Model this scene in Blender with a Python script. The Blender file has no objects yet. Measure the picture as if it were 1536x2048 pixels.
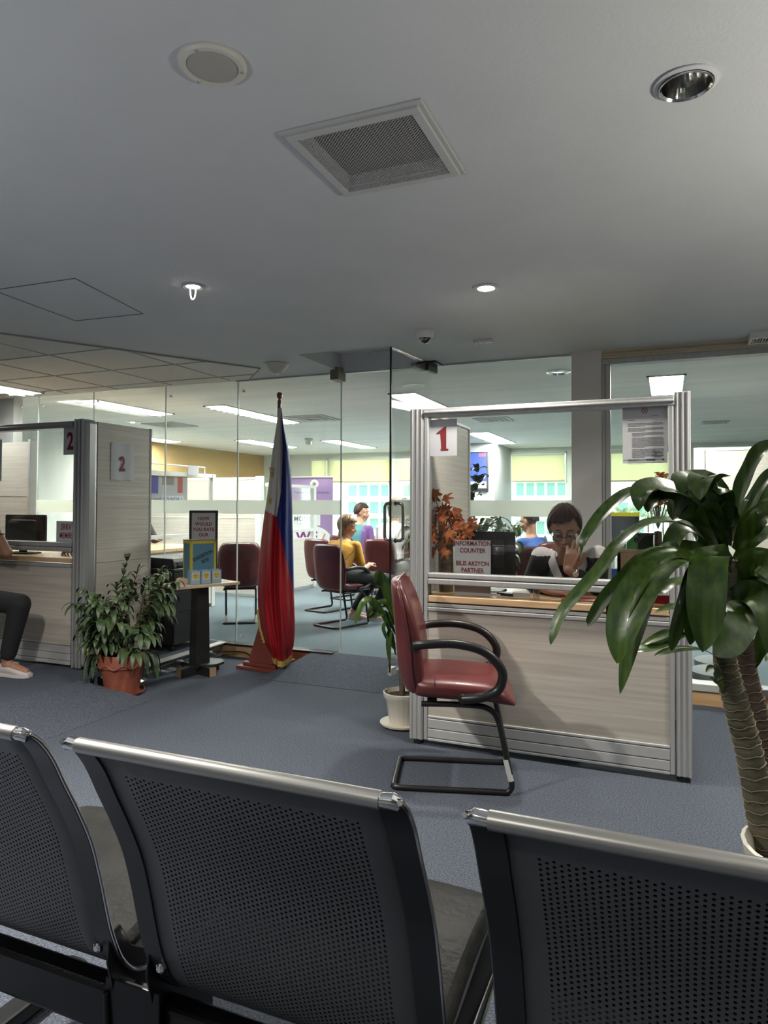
import bpy, bmesh, math, random
from mathutils import Vector, Matrix, Euler
R = math.radians
SC = bpy.context.scene
COL = SC.collection
# ------------------------------------------------------------------ camera, world, exposure, lights
EYE = Vector((0, 0, 1.25)); YAW = R(22.5); PIT = R(1.3); ROLL = R(0.2); FPX = 1370.0
cam = bpy.data.objects.new('camera', bpy.data.cameras.new('camera')); COL.objects.link(cam)
_f = Vector((-math.sin(YAW), math.cos(YAW), 0)); _r = Vector((math.cos(YAW), math.sin(YAW), 0)); _u = Vector((0, 0, 1))
_f2 = _f*math.cos(PIT) + _u*math.sin(PIT); _u2 = _u*math.cos(PIT) - _f*math.sin(PIT)
_r3 = _r*math.cos(ROLL) + _u2*math.sin(ROLL); _u3 = _u2*math.cos(ROLL) - _r*math.sin(ROLL)
M3 = Matrix((_r3, _u3, -_f2)).transposed()
cam.matrix_world = Matrix.Translation(EYE) @ M3.to_4x4()
cam.data.sensor_fit = 'VERTICAL'; cam.data.sensor_height = 36.0
cam.data.lens = 36.0*FPX/2048.0
PPY = 1010 - FPX*math.tan(PIT)
cam.data.shift_y = -(1024-PPY)/2048.0
cam.data.clip_start = 0.05; cam.data.clip_end = 300
SC.camera = cam
def ray(px, py): return _r3*((px-768)/FPX) - _u3*((py-PPY)/FPX) + _f2
def atz(px, py, z): d = ray(px, py); return EYE + d*((z-EYE.z)/d.z)      # survey sightline meets a level
def aty(px, py, y): d = ray(px, py); return EYE + d*(y/d.y)              # ... meets a plane parallel to the glass wall
def atx(px, py, x): d = ray(px, py); return EYE + d*(x/d.x)
SC.view_settings.view_transform = 'Standard'; SC.view_settings.look = 'None'
SC.view_settings.exposure = 2.0; SC.view_settings.gamma = 1.0; SC.view_settings.use_curve_mapping = False
SC.cycles.transparent_max_bounces = 32; SC.cycles.max_bounces = 10; SC.cycles.diffuse_bounces = 5
SC.cycles.sample_clamp_indirect = 6.0
SC.cycles.caustics_reflective = False; SC.cycles.caustics_refractive = False
w = bpy.data.worlds.new('world'); SC.world = w; w.use_nodes = True
wb = w.node_tree.nodes['Background']; wb.inputs[0].default_value = (0.93, 1.0, 0.97, 1); wb.inputs[1].default_value = 1.1
def lamp(name, kind, loc, energy, color, rot=(0, 0, 0), **kw):
    l = bpy.data.lights.new(name, kind); l.energy = energy; l.color = color
    for k, v in kw.items(): setattr(l, k, v)
    o = bpy.data.objects.new(name, l); COL.objects.link(o); o.location = loc; o.rotation_euler = rot
    return o
WARM = (1.0, 0.95, 0.86)
ZC = 2.29
# ceiling downlights of the waiting area (those seen and those behind the camera)
for nm, x, y, e in (('downlight_lamp', -2.08, 2.64, 13), ('downlight_lamp', -0.80, 3.19, 17), ('downlight_lamp', -2.3, 0.9, 92),
                    ('downlight_lamp', 0.9, 0.2, 8), ('downlight_lamp', -0.6, -0.9, 8), ('downlight_lamp', 0.75, 3.2, 34),
                    ('downlight_lamp', -4.3, 1.2, 12)):
    lamp(nm, 'SPOT', (x, y, ZC-0.02), e*1.7, WARM, spot_size=R(150), spot_blend=0.9, shadow_soft_size=0.07)
lamp('unseen_uplight', 'SPOT', (1.95, 1.6, 1.05), 60, (1.0, 0.97, 0.86), (R(180), R(-20), 0), spot_size=R(125), spot_blend=1.0, shadow_soft_size=0.12)  # unseen uplight behind the warm glow on the right of the ceiling
lamp('unseen_uplight', 'SPOT', (-2.4, -0.9, 0.7), 32, (0.93, 0.96, 1.0), (R(168), R(8), 0), spot_size=R(140), spot_blend=1.0, shadow_soft_size=0.2)  # added uplight with no known fixture, lifts the left of the ceiling

# ------------------------------------------------------------------ materials
MATS = {}
def mat(name, col, rough=0.5, metal=0.0, var=0.0, scale=(8, 8, 8), bump=0.0, bscale=60, coat=0.0, col2=None, spec=0.5, sheen=0.0, wave=None, lo=0.35, hi=0.65):
    if name in MATS: return MATS[name]
    m = bpy.data.materials.new(name); m.use_nodes = True; MATS[name] = m
    nt = m.node_tree; N = nt.nodes; L = nt.links; b = N['Principled BSDF']
    b.inputs['Roughness'].default_value = rough; b.inputs['Metallic'].default_value = metal
    b.inputs['Coat Weight'].default_value = coat; b.inputs['Specular IOR Level'].default_value = spec
    b.inputs['Sheen Weight'].default_value = sheen
    b.inputs['Base Color'].default_value = (*col, 1)
    tc = N.new('ShaderNodeTexCoord')
    if var > 0 or col2:
        mp = N.new('ShaderNodeMapping'); mp.inputs['Scale'].default_value = scale; L.new(tc.outputs['Object'], mp.inputs[0])
        t = N.new('ShaderNodeTexNoise'); t.inputs['Scale'].default_value = 1.0; t.inputs['Detail'].default_value = 5
        L.new(mp.outputs[0], t.inputs['Vector'])
        r = N.new('ShaderNodeValToRGB'); r.color_ramp.elements[0].position = lo; r.color_ramp.elements[1].position = hi
        c2 = col2 or tuple(min(1, c*(1+var)) for c in col); c1 = col if col2 else tuple(c*(1-var) for c in col)
        r.color_ramp.elements[0].color = (*c1, 1); r.color_ramp.elements[1].color = (*c2, 1)
        L.new(t.outputs[0], r.inputs[0]); L.new(r.outputs[0], b.inputs['Base Color'])
    if bump > 0:
        t2 = N.new('ShaderNodeTexNoise'); t2.inputs['Scale'].default_value = bscale; t2.inputs['Detail'].default_value = 3
        L.new(tc.outputs['Object'], t2.inputs['Vector'])
        bp = N.new('ShaderNodeBump'); bp.inputs['Strength'].default_value = bump; bp.inputs['Distance'].default_value = 0.01
        L.new(t2.outputs[0], bp.inputs['Height']); L.new(bp.outputs[0], b.inputs['Normal'])
    return m
def emit(name, col, s, base=0.8):
    m = mat(name, (base, base, base)); b = m.node_tree.nodes['Principled BSDF']
    if base < 0.1: b.inputs['Roughness'].default_value = 0.9; b.inputs['Specular IOR Level'].default_value = 0.1
    b.inputs['Emission Color'].default_value = (*col, 1); b.inputs['Emission Strength'].default_value = s
    return m
def glass(name, tint, refl=0.05, rough=0.0, haze=0.0):
    m = bpy.data.materials.new(name); m.use_nodes = True; nt = m.node_tree; nt.nodes.clear(); N = nt.nodes; L = nt.links
    o = N.new('ShaderNodeOutputMaterial'); t = N.new('ShaderNodeBsdfTransparent'); t.inputs[0].default_value = (*tint, 1)
    g = N.new('ShaderNodeBsdfGlossy'); g.inputs['Roughness'].default_value = rough; g.inputs[0].default_value = (1, 1, 1, 1)
    fr = N.new('ShaderNodeLayerWeight'); fr.inputs[0].default_value = 0.12
    mu = N.new('ShaderNodeMath'); mu.operation = 'MULTIPLY_ADD'; mu.inputs[1].default_value = 0.6; mu.inputs[2].default_value = refl
    L.new(fr.outputs['Fresnel'], mu.inputs[0])
    x = N.new('ShaderNodeMixShader'); L.new(mu.outputs[0], x.inputs[0]); L.new(t.outputs[0], x.inputs[1]); L.new(g.outputs[0], x.inputs[2])
    last = x
    if haze > 0:
        d = N.new('ShaderNodeBsdfDiffuse'); d.inputs[0].default_value = (0.75, 0.8, 0.78, 1)
        y = N.new('ShaderNodeMixShader'); y.inputs[0].default_value = haze
        L.new(x.outputs[0], y.inputs[1]); L.new(d.outputs[0], y.inputs[2]); last = y
    L.new(last.outputs[0], o.inputs[0]); MATS[name] = m
    return m
def frosted(name, col, clear=0.2):
    m = bpy.data.materials.new(name); m.use_nodes = True; nt = m.node_tree; nt.nodes.clear(); N = nt.nodes; L = nt.links
    o = N.new('ShaderNodeOutputMaterial'); t = N.new('ShaderNodeBsdfTransparent'); d = N.new('ShaderNodeBsdfDiffuse'); tr = N.new('ShaderNodeBsdfTranslucent')
    d.inputs[0].default_value = (*col, 1); tr.inputs[0].default_value = (*col, 1)
    a = N.new('ShaderNodeMixShader'); a.inputs[0].default_value = 0.6; L.new(d.outputs[0], a.inputs[1]); L.new(tr.outputs[0], a.inputs[2])
    b = N.new('ShaderNodeMixShader'); b.inputs[0].default_value = clear; L.new(a.outputs[0], b.inputs[1]); L.new(t.outputs[0], b.inputs[2])
    L.new(b.outputs[0], o.inputs[0]); MATS[name] = m
    return m
def dotted(name, base, hole, pitch, rad, rough=0.4, metal=0.0, stagger=True, axes='XY'):
    """perforated sheet: round dark punched holes on a staggered pitch (object space)"""
    m = mat(name, base, rough, metal); nt = m.node_tree; N = nt.nodes; L = nt.links; b = N['Principled BSDF']
    uv = N.new('ShaderNodeUVMap'); sp = N.new('ShaderNodeSeparateXYZ'); L.new(uv.outputs[0], sp.inputs[0])
    def mth(op, a, bb=None):
        n = N.new('ShaderNodeMath'); n.operation = op
        for k, v in enumerate((a, bb)):
            if v is None: continue
            if isinstance(v, (int, float)): n.inputs[k].default_value = v
            else: L.new(v, n.inputs[k])
        return n.outputs[0]
    px, py = pitch
    def cell(ox, oy):
        fx = mth('SUBTRACT', mth('FRACT', mth('ADD', mth('DIVIDE', sp.outputs[0], px), ox)), 0.5)
        fy = mth('SUBTRACT', mth('FRACT', mth('ADD', mth('DIVIDE', sp.outputs[1], py), oy)), 0.5)
        dx = mth('MULTIPLY', fx, px); dy = mth('MULTIPLY', fy, py)
        return mth('SQRT', mth('ADD', mth('MULTIPLY', dx, dx), mth('MULTIPLY', dy, dy)))
    d = cell(0, 0)
    if stagger: d = mth('MINIMUM', d, cell(0.5, 0.5))
    h = mth('LESS_THAN', d, rad)
    at = N.new('ShaderNodeAttribute'); at.attribute_name = 'perf'
    h = mth('MULTIPLY', h, at.outputs['Fac'])
    return m, h, b, N, L
CAR = mat('carpet', (0.081, 0.092, 0.116), 0.97, var=0.42, scale=(160, 160, 160), bump=0.5, bscale=420, spec=0.1)
CARI = mat('carpet_inner', (0.115, 0.145, 0.162), 0.97, var=0.15, scale=(120, 120, 120), bump=0.4, bscale=420, spec=0.1)
PLAS = mat('painted_plaster', (0.60, 0.605, 0.615), 0.9, var=0.02, scale=(3, 3, 3), bump=0.12, bscale=90, spec=0.2)
PLASI = mat('painted_plaster_inner', (0.74, 0.74, 0.70), 0.9, var=0.05, scale=(0.5, 5, 1), spec=0.2)
WALLP = mat('wall_paint', (0.58, 0.58, 0.57), 0.85, var=0.02, bump=0.05)
TILE = mat('ceiling_tile', (0.68, 0.655, 0.62), 0.95, var=0.04, scale=(40, 40, 40), bump=0.1, bscale=200, spec=0.1)
TBAR = mat('ceiling_grid_bar', (0.36, 0.34, 0.32), 0.6)
LAM = mat('beige_laminate', (0.43, 0.385, 0.335), 0.5, scale=(1.6, 1.6, 55), col2=(0.56, 0.515, 0.455), lo=0.3, hi=0.7, spec=0.35)
ALU = mat('brushed_aluminium', (0.47, 0.47, 0.465), 0.5, 0.4, var=0.05, scale=(60, 60, 2))
ALUP = mat('grey_painted_aluminium', (0.50, 0.50, 0.49), 0.42, 0.25)
WHT = mat('white_plastic', (0.75, 0.75, 0.72), 0.45)
CREAM = mat('cream_plastic', (0.60, 0.575, 0.52), 0.5)
PAPER = mat('paper', (0.54, 0.54, 0.56), 0.8, bump=0.05, bscale=8)
BLK = mat('black_plastic', (0.012, 0.012, 0.013), 0.45)
BLKM = mat('black_metal', (0.018, 0.018, 0.019), 0.35, 0.3)
CHR = mat('chrome', (0.78, 0.78, 0.78), 0.12, 1.0)
WOODC = mat('counter_wood', (0.56, 0.36, 0.19), 0.4, scale=(3, 40, 40), col2=(0.70, 0.49, 0.29), coat=0.15)
RED = mat('oxblood_leather', (0.105, 0.020, 0.021), 0.36, var=0.18, scale=(6, 6, 6), bump=0.06, bscale=300, coat=0.12)
REDI = mat('faded_red_vinyl', (0.21, 0.042, 0.05), 0.45, var=0.15, scale=(6, 6, 6), bump=0.05, bscale=250)
INKR = mat('red_ink', (0.20, 0.014, 0.018), 0.7)
INKK = mat('black_ink', (0.03, 0.03, 0.035), 0.7)
GLS = glass('clear_glass', (0.985, 0.992, 0.985), 0.02)
GLSB = glass('booth_glass', (0.98, 0.988, 0.983), 0.025)
GLSD = glass('small_glass', (0.9, 0.93, 0.92), 0.08)
FRO = frosted('frosted_film', (0.82, 0.84, 0.78), 0.12)
GEDGE = mat('glass_edge', (0.70, 0.76, 0.70), 0.3)
TROF = emit('fluorescent_diffuser', (0.95, 1.0, 0.93), 32.0)
DLE = emit('downlight_glow', (1.0, 0.97, 0.9), 9.0)

# ------------------------------------------------------------------ mesh helpers
class MB:
    def __init__(s): s.v = []; s.f = []; s.mi = []; s.uv = {}
    def add(s, vs, fs, mi=0):
        b = len(s.v); s.v += [tuple(v) for v in vs]; s.f += [tuple(b+i for i in f) for f in fs]; s.mi += [mi]*len(fs); return s
    def box(s, x0, x1, y0, y1, z0, z1, mi=0, M=None):
        vs = [Vector((x, y, z)) for z in (z0, z1) for y in (y0, y1) for x in (x0, x1)]
        if M is not None: vs = [M @ v for v in vs]
        return s.add(vs, [(0, 2, 3, 1), (4, 5, 7, 6), (0, 1, 5, 4), (2, 6, 7, 3), (0, 4, 6, 2), (1, 3, 7, 5)], mi)
    def tube(s, pts, r, n=10, closed=False, mi=0, flat=None):
        pts = [Vector(p) for p in pts]; k = len(pts); rs = r if isinstance(r, (list, tuple)) else [r]*k
        rings = []; nrm = None
        for i, p in enumerate(pts):
            a = pts[(i-1) % k] if (closed or i > 0) else p; b = pts[(i+1) % k] if (closed or i < k-1) else p
            t = (b-a)
            t = t.normalized() if t.length > 1e-9 else Vector((0, 0, 1))
            if nrm is None: nrm = t.orthogonal().normalized()
            else:
                nrm = nrm - t*nrm.dot(t); nrm = nrm.normalized() if nrm.length > 1e-6 else t.orthogonal().normalized()
            bn = t.cross(nrm); f1, f2 = flat or (1, 1)
            rings.append([p + (nrm*math.cos(2*math.pi*j/n)*f1 + bn*math.sin(2*math.pi*j/n)*f2)*rs[i] for j in range(n)])
        vs = [v for rg in rings for v in rg]; fs = []
        for i in range(k if closed else k-1):
            i2 = (i+1) % k
            for j in range(n): j2 = (j+1) % n; fs.append((i*n+j, i*n+j2, i2*n+j2, i2*n+j))
        if not closed: fs.append(tuple(range(n))[::-1]); fs.append(tuple((k-1)*n+j for j in range(n)))
        return s.add(vs, fs, mi)
    def lathe(s, prof, n=32, c=(0, 0, 0), mi=0, M=None, wob=None, cap='both'):
        c = Vector(c); vs = []
        for (r, z) in prof:
            for j in range(n):
                a = 2*math.pi*j/n; rr = r*(wob(a, z) if wob else 1); v = Vector((rr*math.cos(a), rr*math.sin(a), z))
                vs.append((M @ v if M is not None else v) + c)
        k = len(prof); fs = [(i*n+j, i*n+(j+1) % n, (i+1)*n+(j+1) % n, (i+1)*n+j) for i in range(k-1) for j in range(n)]
        if cap in ('both', 'start'): fs.append(tuple(range(n))[::-1])
        if cap in ('both', 'end'): fs.append(tuple((k-1)*n+j for j in range(n)))
        return s.add(vs, fs, mi)
    def prism(s, poly, d, M, mi=0):
        """poly in local xy extruded 0..d along local z, placed by M"""
        n = len(poly); vs = [M @ Vector((x, y, 0)) for x, y in poly] + [M @ Vector((x, y, d)) for x, y in poly]
        fs = [tuple(range(n))[::-1], tuple(range(n, 2*n))] + [(i, (i+1) % n, n+(i+1) % n, n+i) for i in range(n)]
        return s.add(vs, fs, mi)
    def loft(s, rings, mi=0, cap=True):
        n = len(rings[0]); vs = [v for r in rings for v in r]; k = len(rings)
        fs = [(i*n+j, i*n+(j+1) % n, (i+1)*n+(j+1) % n, (i+1)*n+j) for i in range(k-1) for j in range(n)]
        if cap: fs.append(tuple(range(n))[::-1]); fs.append(tuple((k-1)*n+j for j in range(n)))
        return s.add(vs, fs, mi)
    def sheet(s, fn, nu, nv, mi=0):
        vs = [fn(i/nu, j/nv) for i in range(nu+1) for j in range(nv+1)]
        fs = [(i*(nv+1)+j, (i+1)*(nv+1)+j, (i+1)*(nv+1)+j+1, i*(nv+1)+j+1) for i in range(nu) for j in range(nv)]
        return s.add(vs, fs, mi)
    def ell(s, c, r, M=None, nu=16, nv=10, mi=0):
        c = Vector(c); vs = []
        for i in range(nv+1):
            th = math.pi*(0.001 + 0.998*i/nv)
            for j in range(nu):
                a = 2*math.pi*j/nu; v = Vector((r[0]*math.sin(th)*math.cos(a), r[1]*math.sin(th)*math.sin(a), -r[2]*math.cos(th)))
                vs.append((M @ v if M is not None else v)+c)
        fs = [(i*nu+j, i*nu+(j+1) % nu, (i+1)*nu+(j+1) % nu, (i+1)*nu+j) for i in range(nv) for j in range(nu)]
        fs.append(tuple(range(nu))[::-1]); fs.append(tuple(nv*nu+j for j in range(nu)))
        return s.add(vs, fs, mi)
    def cap(s, a, b, ra, rb, n=14, mi=0, k=4):
        """tapered capsule"""
        a = Vector(a); b = Vector(b); t = (b-a).normalized(); pts = []; rs = []
        for i in range(k): q = math.pi/2*(1-i/k); pts.append(a - t*ra*math.sin(q)); rs.append(max(1e-4, ra*math.cos(q)))
        pts += [a, b]; rs += [ra, rb]
        for i in range(1, k+1): q = math.pi/2*i/k; pts.append(b + t*rb*math.sin(q)); rs.append(max(1e-4, rb*math.cos(q)))
        return s.tube(pts, rs, n, mi=mi)
    def obj(s, name, mats, parent=None, smooth=True, bevel=0, ang=35, solid=0, sub=0):
        me = bpy.data.meshes.new(name); me.from_pydata(s.v, [], s.f)
        if not isinstance(mats, (list, tuple)): mats = [mats]
        for m in mats: me.materials.append(m)
        me.polygons.foreach_set('material_index', s.mi)
        bm = bmesh.new(); bm.from_mesh(me); bmesh.ops.recalc_face_normals(bm, faces=bm.faces); bm.to_mesh(me); bm.free()
        o = bpy.data.objects.new(name, me); COL.objects.link(o)
        if parent is not None: o.parent = parent
        if smooth:
            me.polygons.foreach_set('use_smooth', [True]*len(me.polygons)); me.set_sharp_from_angle(angle=R(ang))
        if solid:
            md = o.modifiers.new('solid', 'SOLIDIFY'); md.thickness = solid; md.offset = 0
        if bevel:
            md = o.modifiers.new('bevel', 'BEVEL'); md.width = bevel; md.segments = 2; md.limit_method = 'ANGLE'; md.angle_limit = R(40)
        if sub:
            md = o.modifiers.new('sub', 'SUBSURF'); md.levels = sub; md.render_levels = sub
        return o
def Bx(name, x0, x1, y0, y1, z0, z1, m, parent=None, bevel=0, M=None):
    return MB().box(x0, x1, y0, y1, z0, z1, M=M).obj(name, m, parent, smooth=False, bevel=bevel)
def struct(o): o['kind'] = 'structure'; return o
def tag(o, label, cat, group=None):
    o['label'] = label; o['category'] = cat
    if group: o['group'] = group
    return o
def thing(name, label, cat, loc=(0, 0, 0), rz=0.0, group=None, scale=1.0):
    o = bpy.data.objects.new(name, None); COL.objects.link(o); o.location = loc; o.rotation_euler = (0, 0, rz); o.empty_display_size = 0.1
    o.scale = (scale,)*3
    return tag(o, label, cat, group)
def dup(root, loc, rz, label, group=None, scale=None):
    r = root.copy(); COL.objects.link(r); r.location = loc; r.rotation_euler = (0, 0, rz); r['label'] = label
    if scale: r.scale = (scale,)*3
    if group: r['group'] = group
    for ch in list(root.children):
        c = ch.copy(); COL.objects.link(c); c.parent = r
        for g in list(ch.children):
            d = g.copy(); COL.objects.link(d); d.parent = c
    return r
def baked(o):
    """apply the modifiers of o"""
    bpy.context.view_layer.update()
    dg = bpy.context.evaluated_depsgraph_get(); me = bpy.data.meshes.new_from_object(o.evaluated_get(dg)); o.modifiers.clear(); o.data = me; return o
RX = Matrix.Rotation(R(90), 4, 'X')       # local xy -> facing -y
def text(name, body, size, M, m, parent=None, bold=0.0, align='CENTER', sx=1.0, gap=1.0, sp=1.0, thick=0.0004):
    c = bpy.data.curves.new(name, 'FONT'); c.body = body; c.size = size; c.align_x = align; c.align_y = 'CENTER'; c.offset = bold*size; c.space_line = gap
    c.space_character = sp; c.extrude = thick; c.resolution_u = 3
    o = bpy.data.objects.new(name, c); COL.objects.link(o); bpy.context.view_layer.update()
    me = bpy.data.meshes.new_from_object(o.evaluated_get(bpy.context.evaluated_depsgraph_get()))
    bpy.data.objects.remove(o); bpy.data.curves.remove(c)
    me.transform(M @ Matrix.Diagonal((sx, 1, 1, 1))); me.materials.clear(); me.materials.append(m)
    o = bpy.data.objects.new(name, me); COL.objects.link(o)
    if parent is not None: o.parent = parent
    return o
def bez(ps, n):
    """Catmull-Rom through the points"""
    ps = [Vector(p) for p in ps]; out = []; k = len(ps)-1
    for i in range(k):
        p0 = ps[max(0, i-1)]; p1 = ps[i]; p2 = ps[i+1]; p3 = ps[min(k, i+2)]
        for j in range(n):
            t = j/n; out.append(0.5*((2*p1)+(p2-p0)*t+(2*p0-5*p1+4*p2-p3)*t*t+(3*p1-p0-3*p2+p3)*t**3))
    out.append(ps[-1]); return out
def rrect(w, h, r, n=4):
    o = []
    for cx, cy, a0 in ((w/2-r, h/2-r, 0), (-w/2+r, h/2-r, 90), (-w/2+r, -h/2+r, 180), (w/2-r, -h/2+r, 270)):
        for i in range(n+1): a = R(a0+90*i/n); o.append((cx+r*math.cos(a), cy+r*math.sin(a)))
    return o
def leaf(mb, pts, width, up=Vector((0, 0, 1)), prof=None, fold=0.18, wave=0.0, n=10, mi=0, ph=0.0):
    """a blade along pts; up hints which way its upper face looks"""
    P = bez(pts, max(2, n//(len(pts)-1))); k = len(P); rows = []
    for i, p in enumerate(P):
        t = i/(k-1); tg = (P[min(k-1, i+1)]-P[max(0, i-1)]).normalized()
        s = tg.cross(up); s = s.normalized() if s.length > 1e-3 else tg.orthogonal().normalized(); nn = s.cross(tg)
        ww = width*0.5*(prof(t) if prof else math.sin(math.pi*min(1, 0.06+0.94*t))**0.75)
        row = []
        for q in (-1, -0.5, 0, 0.5, 1):
            row.append(p + s*(ww*q) + nn*(abs(q)*fold*ww + (wave*ww*math.sin(9*t+ph+(2 if q > 0 else 0)) if abs(q) == 1 else 0)))
        rows.append(row)
    vs = [v for r in rows for v in r]; fs = [(i*5+j, i*5+j+1, (i+1)*5+j+1, (i+1)*5+j) for i in range(k-1) for j in range(4)]
    return mb.add(vs, fs, mi)
# ================================================================== the setting
X0, X1, YB, YG, YF = -8.4, 3.0, -2.6, 4.83, 13.2
struct(Bx('floor', X0, X1, YB, YG, -0.1, 0.0, CAR))
struct(Bx('floor', X0, X1, YG-0.03, YF, -0.1, 0.1, CARI))
m = MB()
m.prism([(X0, YB), (-3.55, YB), (-3.55, 3.42), (-3.46, 3.62), (-3.46, YG-0.03), (X0, YG-0.03)], 0.1, Matrix.Identity(4))
struct(m.obj('floor', CAR, smooth=False))
m = MB()   # carpeted ramp rising to the left platform
m.add([(-3.55, YB, 0.1), (-3.55, 3.40, 0.1), (-3.05, 3.50, 0.002), (-3.05, YB, 0.002), (-3.55, YB, 0), (-3.55, 3.40, 0), (-3.05, 3.50, 0), (-3.05, YB, 0)],
      [(0, 1, 2, 3), (4, 7, 6, 5), (1, 5, 6, 2), (0, 3, 7, 4), (2, 6, 7, 3), (0, 4, 5, 1)])
struct(m.obj('floor', CAR, smooth=False))
m = MB()   # carpeted ramp up to the glass door
m.add([(-2.72, 4.22, 0.003), (-1.30, 4.22, 0.003), (-1.30, 4.80, 0.1), (-2.57, 4.80, 0.1), (-2.72, 4.22, 0), (-1.30, 4.22, 0), (-1.30, 4.80, 0), (-2.57, 4.80, 0)],
      [(0, 1, 2, 3), (4, 7, 6, 5), (0, 4, 5, 1), (3, 2, 6, 7), (0, 3, 7, 4), (1, 5, 6, 2)])
struct(m.obj('floor', CAR, smooth=False))
# kerbs round the sunken corner
FOIL = mat('clear_plastic_wrap_on_kerb', (0.10, 0.105, 0.115), 0.22, 0.3, scale=(30, 3, 40), col2=(0.42, 0.42, 0.43), bump=1.0, bscale=22, coat=0.6, lo=0.5, hi=0.72)
m = MB()
def kerbface(u, v):
    y = 3.62 + 1.16*u; z = 0.004 + 0.092*v
    return (-3.435 + 0.018*math.sin(23*u+3*v)*math.sin(math.pi*v) + 0.010*math.sin(57*u+5*v)*math.sin(math.pi*v) + 0.02*(1-v), y, z)
m.sheet(kerbface, 60, 8); m.box(-3.462, -3.43, 3.62, 4.78, 0, 0.094)
struct(m.obj('trim_1', FOIL, ang=80))
struct(MB().box(-3.47, -3.40, 3.50, 4.79, 0.096, 0.108).obj('trim_2', ALU, smooth=False, bevel=0.003))
KW = mat('kerb_wood', (0.42, 0.26, 0.12), 0.5, scale=(2, 30, 30), col2=(0.55, 0.36, 0.19))
struct(Bx('trim_3', -3.43, X1, 4.765, 4.80, 0.0, 0.088, KW))
struct(Bx('trim_4', -3.43, -2.4, 4.76, 4.86, 0.088, 0.104, BLKM))
struct(Bx('trim_5', -1.59, X1, 4.755, 4.87, 0.088, 0.135, ALUP, bevel=0.004))
tag(MB().tube(bez([(-3.40, 4.735, 0.035), (-3.2, 4.74, 0.05), (-3.1, 4.74, 0.02), (-2.95, 4.745, 0.03)], 6), 0.005, 6).obj('power_cable', BLK), 'black cable lying along the wooden kerb behind the flag stand', 'cable')
# walls
struct(Bx('wall_left', X0-0.1, X0, YB, YG, 0, ZC, WALLP))
YEL = mat('ochre_wall_panel', (0.44, 0.29, 0.115), 0.6, var=0.08, scale=(1, 1, 3))
struct(Bx('wall_left', X0-0.1, X0, YG, 9.3, 0, ZC+0.06, PLASI))
struct(Bx('wall_left', X0-0.1, X0, 9.3, YF, 0, ZC+0.06, YEL))
struct(Bx('wall_right', X1, X1+0.1, YB, YF, 0, ZC+0.06, WALLP))
struct(Bx('wall_back', X0, X1, YB-0.1, YB, 0, ZC, WALLP))
struct(Bx('wall_front', X0, -5.9, YG-0.05, YG+0.05, 0.1, ZC, WALLP))
# ceiling with its recess by the door and the lamp holes cut in
cl = Bx('ceiling', X0, X1, YB, YG, ZC, ZC+0.2, PLAS); struct(cl)
cut = MB()
cut.box(-2.36, -1.66, 4.13, 4.79, ZC-0.1, ZC+0.13)
for x, y, r in ((-2.08, 2.64, 0.050), (-0.796, 3.187, 0.062), (0.047, 1.816, 0.058)):
    cut.lathe([(r, ZC-0.1), (r, ZC+0.1)], 32, (x, y, 0))
cut.box(-0.955, -0.625, 1.68, 2.0, ZC-0.1, ZC+0.05)
cu = cut.obj('cutter', PLAS, smooth=False)
md = cl.modifiers.new('b', 'BOOLEAN'); md.object = cu; md.operation = 'DIFFERENCE'; md.solver = 'EXACT'
baked(cl); bpy.data.objects.remove(cu)
struct(Bx('ceiling', X0, X1, YG, YF, ZC+0.06, ZC+0.2, PLASI))
struct(Bx('trim_6', -2.40, -2.33, 4.70, 4.83, 2.215, ZC+0.02, mat('bare_metal_tan', (0.20, 0.18, 0.13), 0.5, 0.4)))
struct(Bx('trim_7', -3.34, X1, YG-0.02, YG+0.02, ZC-0.012, ZC+0.07, ALUP))
m = MB(); m.box(-1.70, -1.53, 4.66, 4.80, 2.275, 2.288); m.box(-1.70, -1.66, 4.60, 4.80, 2.245, 2.275)
struct(m.obj('trim_8', BLK, smooth=False))
# lay-in tile ceiling in the left corner
tl = MB(); poly = [(-8.3, YB+0.1), (-7.0, YB+0.1), (-3.747, 2.933), (-2.86, 4.431), (-3.19, 4.78), (-8.3, 4.78)]
tl.prism(poly, 0.006, Matrix.Translation((0, 0, ZC-0.007))); struct(tl.obj('ceiling', TILE, smooth=False))
gr = MB()
def xr(y):   # right limit of the tile field at y
    if y < 2.933: return -7.0 + (y-(YB+0.1))/(2.933-YB-0.1)*3.253
    if y < 4.431: return -3.747 + (y-2.933)/1.498*0.887
    return -2.86 - (y-4.431)/0.349*0.33
for y in (0.0, 0.58, 1.16, 1.74, 2.32, 2.90, 3.48, 4.06, 4.60): gr.box(-8.3, xr(y)-0.01, y-0.007, y+0.007, ZC-0.011, ZC-0.006)
for i in range(10):
    x = -3.36-0.6*i; ys = [YB+0.15+0.05*k for k in range(150)]; ys = [y for y in ys if y < 4.76 and xr(y) > x]
    if ys: gr.box(x-0.007, x+0.007, ys[0], ys[-1], ZC-0.011, ZC-0.006)
gr.tube([(-3.747, 2.933, ZC-0.006), (-2.86, 4.431, ZC-0.006)], 0.005, 6); gr.tube([(-2.86, 4.431, ZC-0.006), (-3.19, 4.78, ZC-0.006)], 0.006, 6)
struct(gr.obj('trim_9', TBAR, smooth=False))
# access panel: thin dark joint line
m = MB()
for a, b in (((-2.518, 2.349), (-2.64, 2.93)), ((-2.64, 2.93), (-3.10, 2.90)), ((-3.10, 2.90), (-3.03, 2.33)), ((-3.03, 2.33), (-2.518, 2.349))):
    m.tube([(a[0], a[1], ZC), (b[0], b[1], ZC)], 0.003, 6)
struct(m.obj('trim_10', mat('joint_line', (0.12, 0.12, 0.12), 0.8)))
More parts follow.
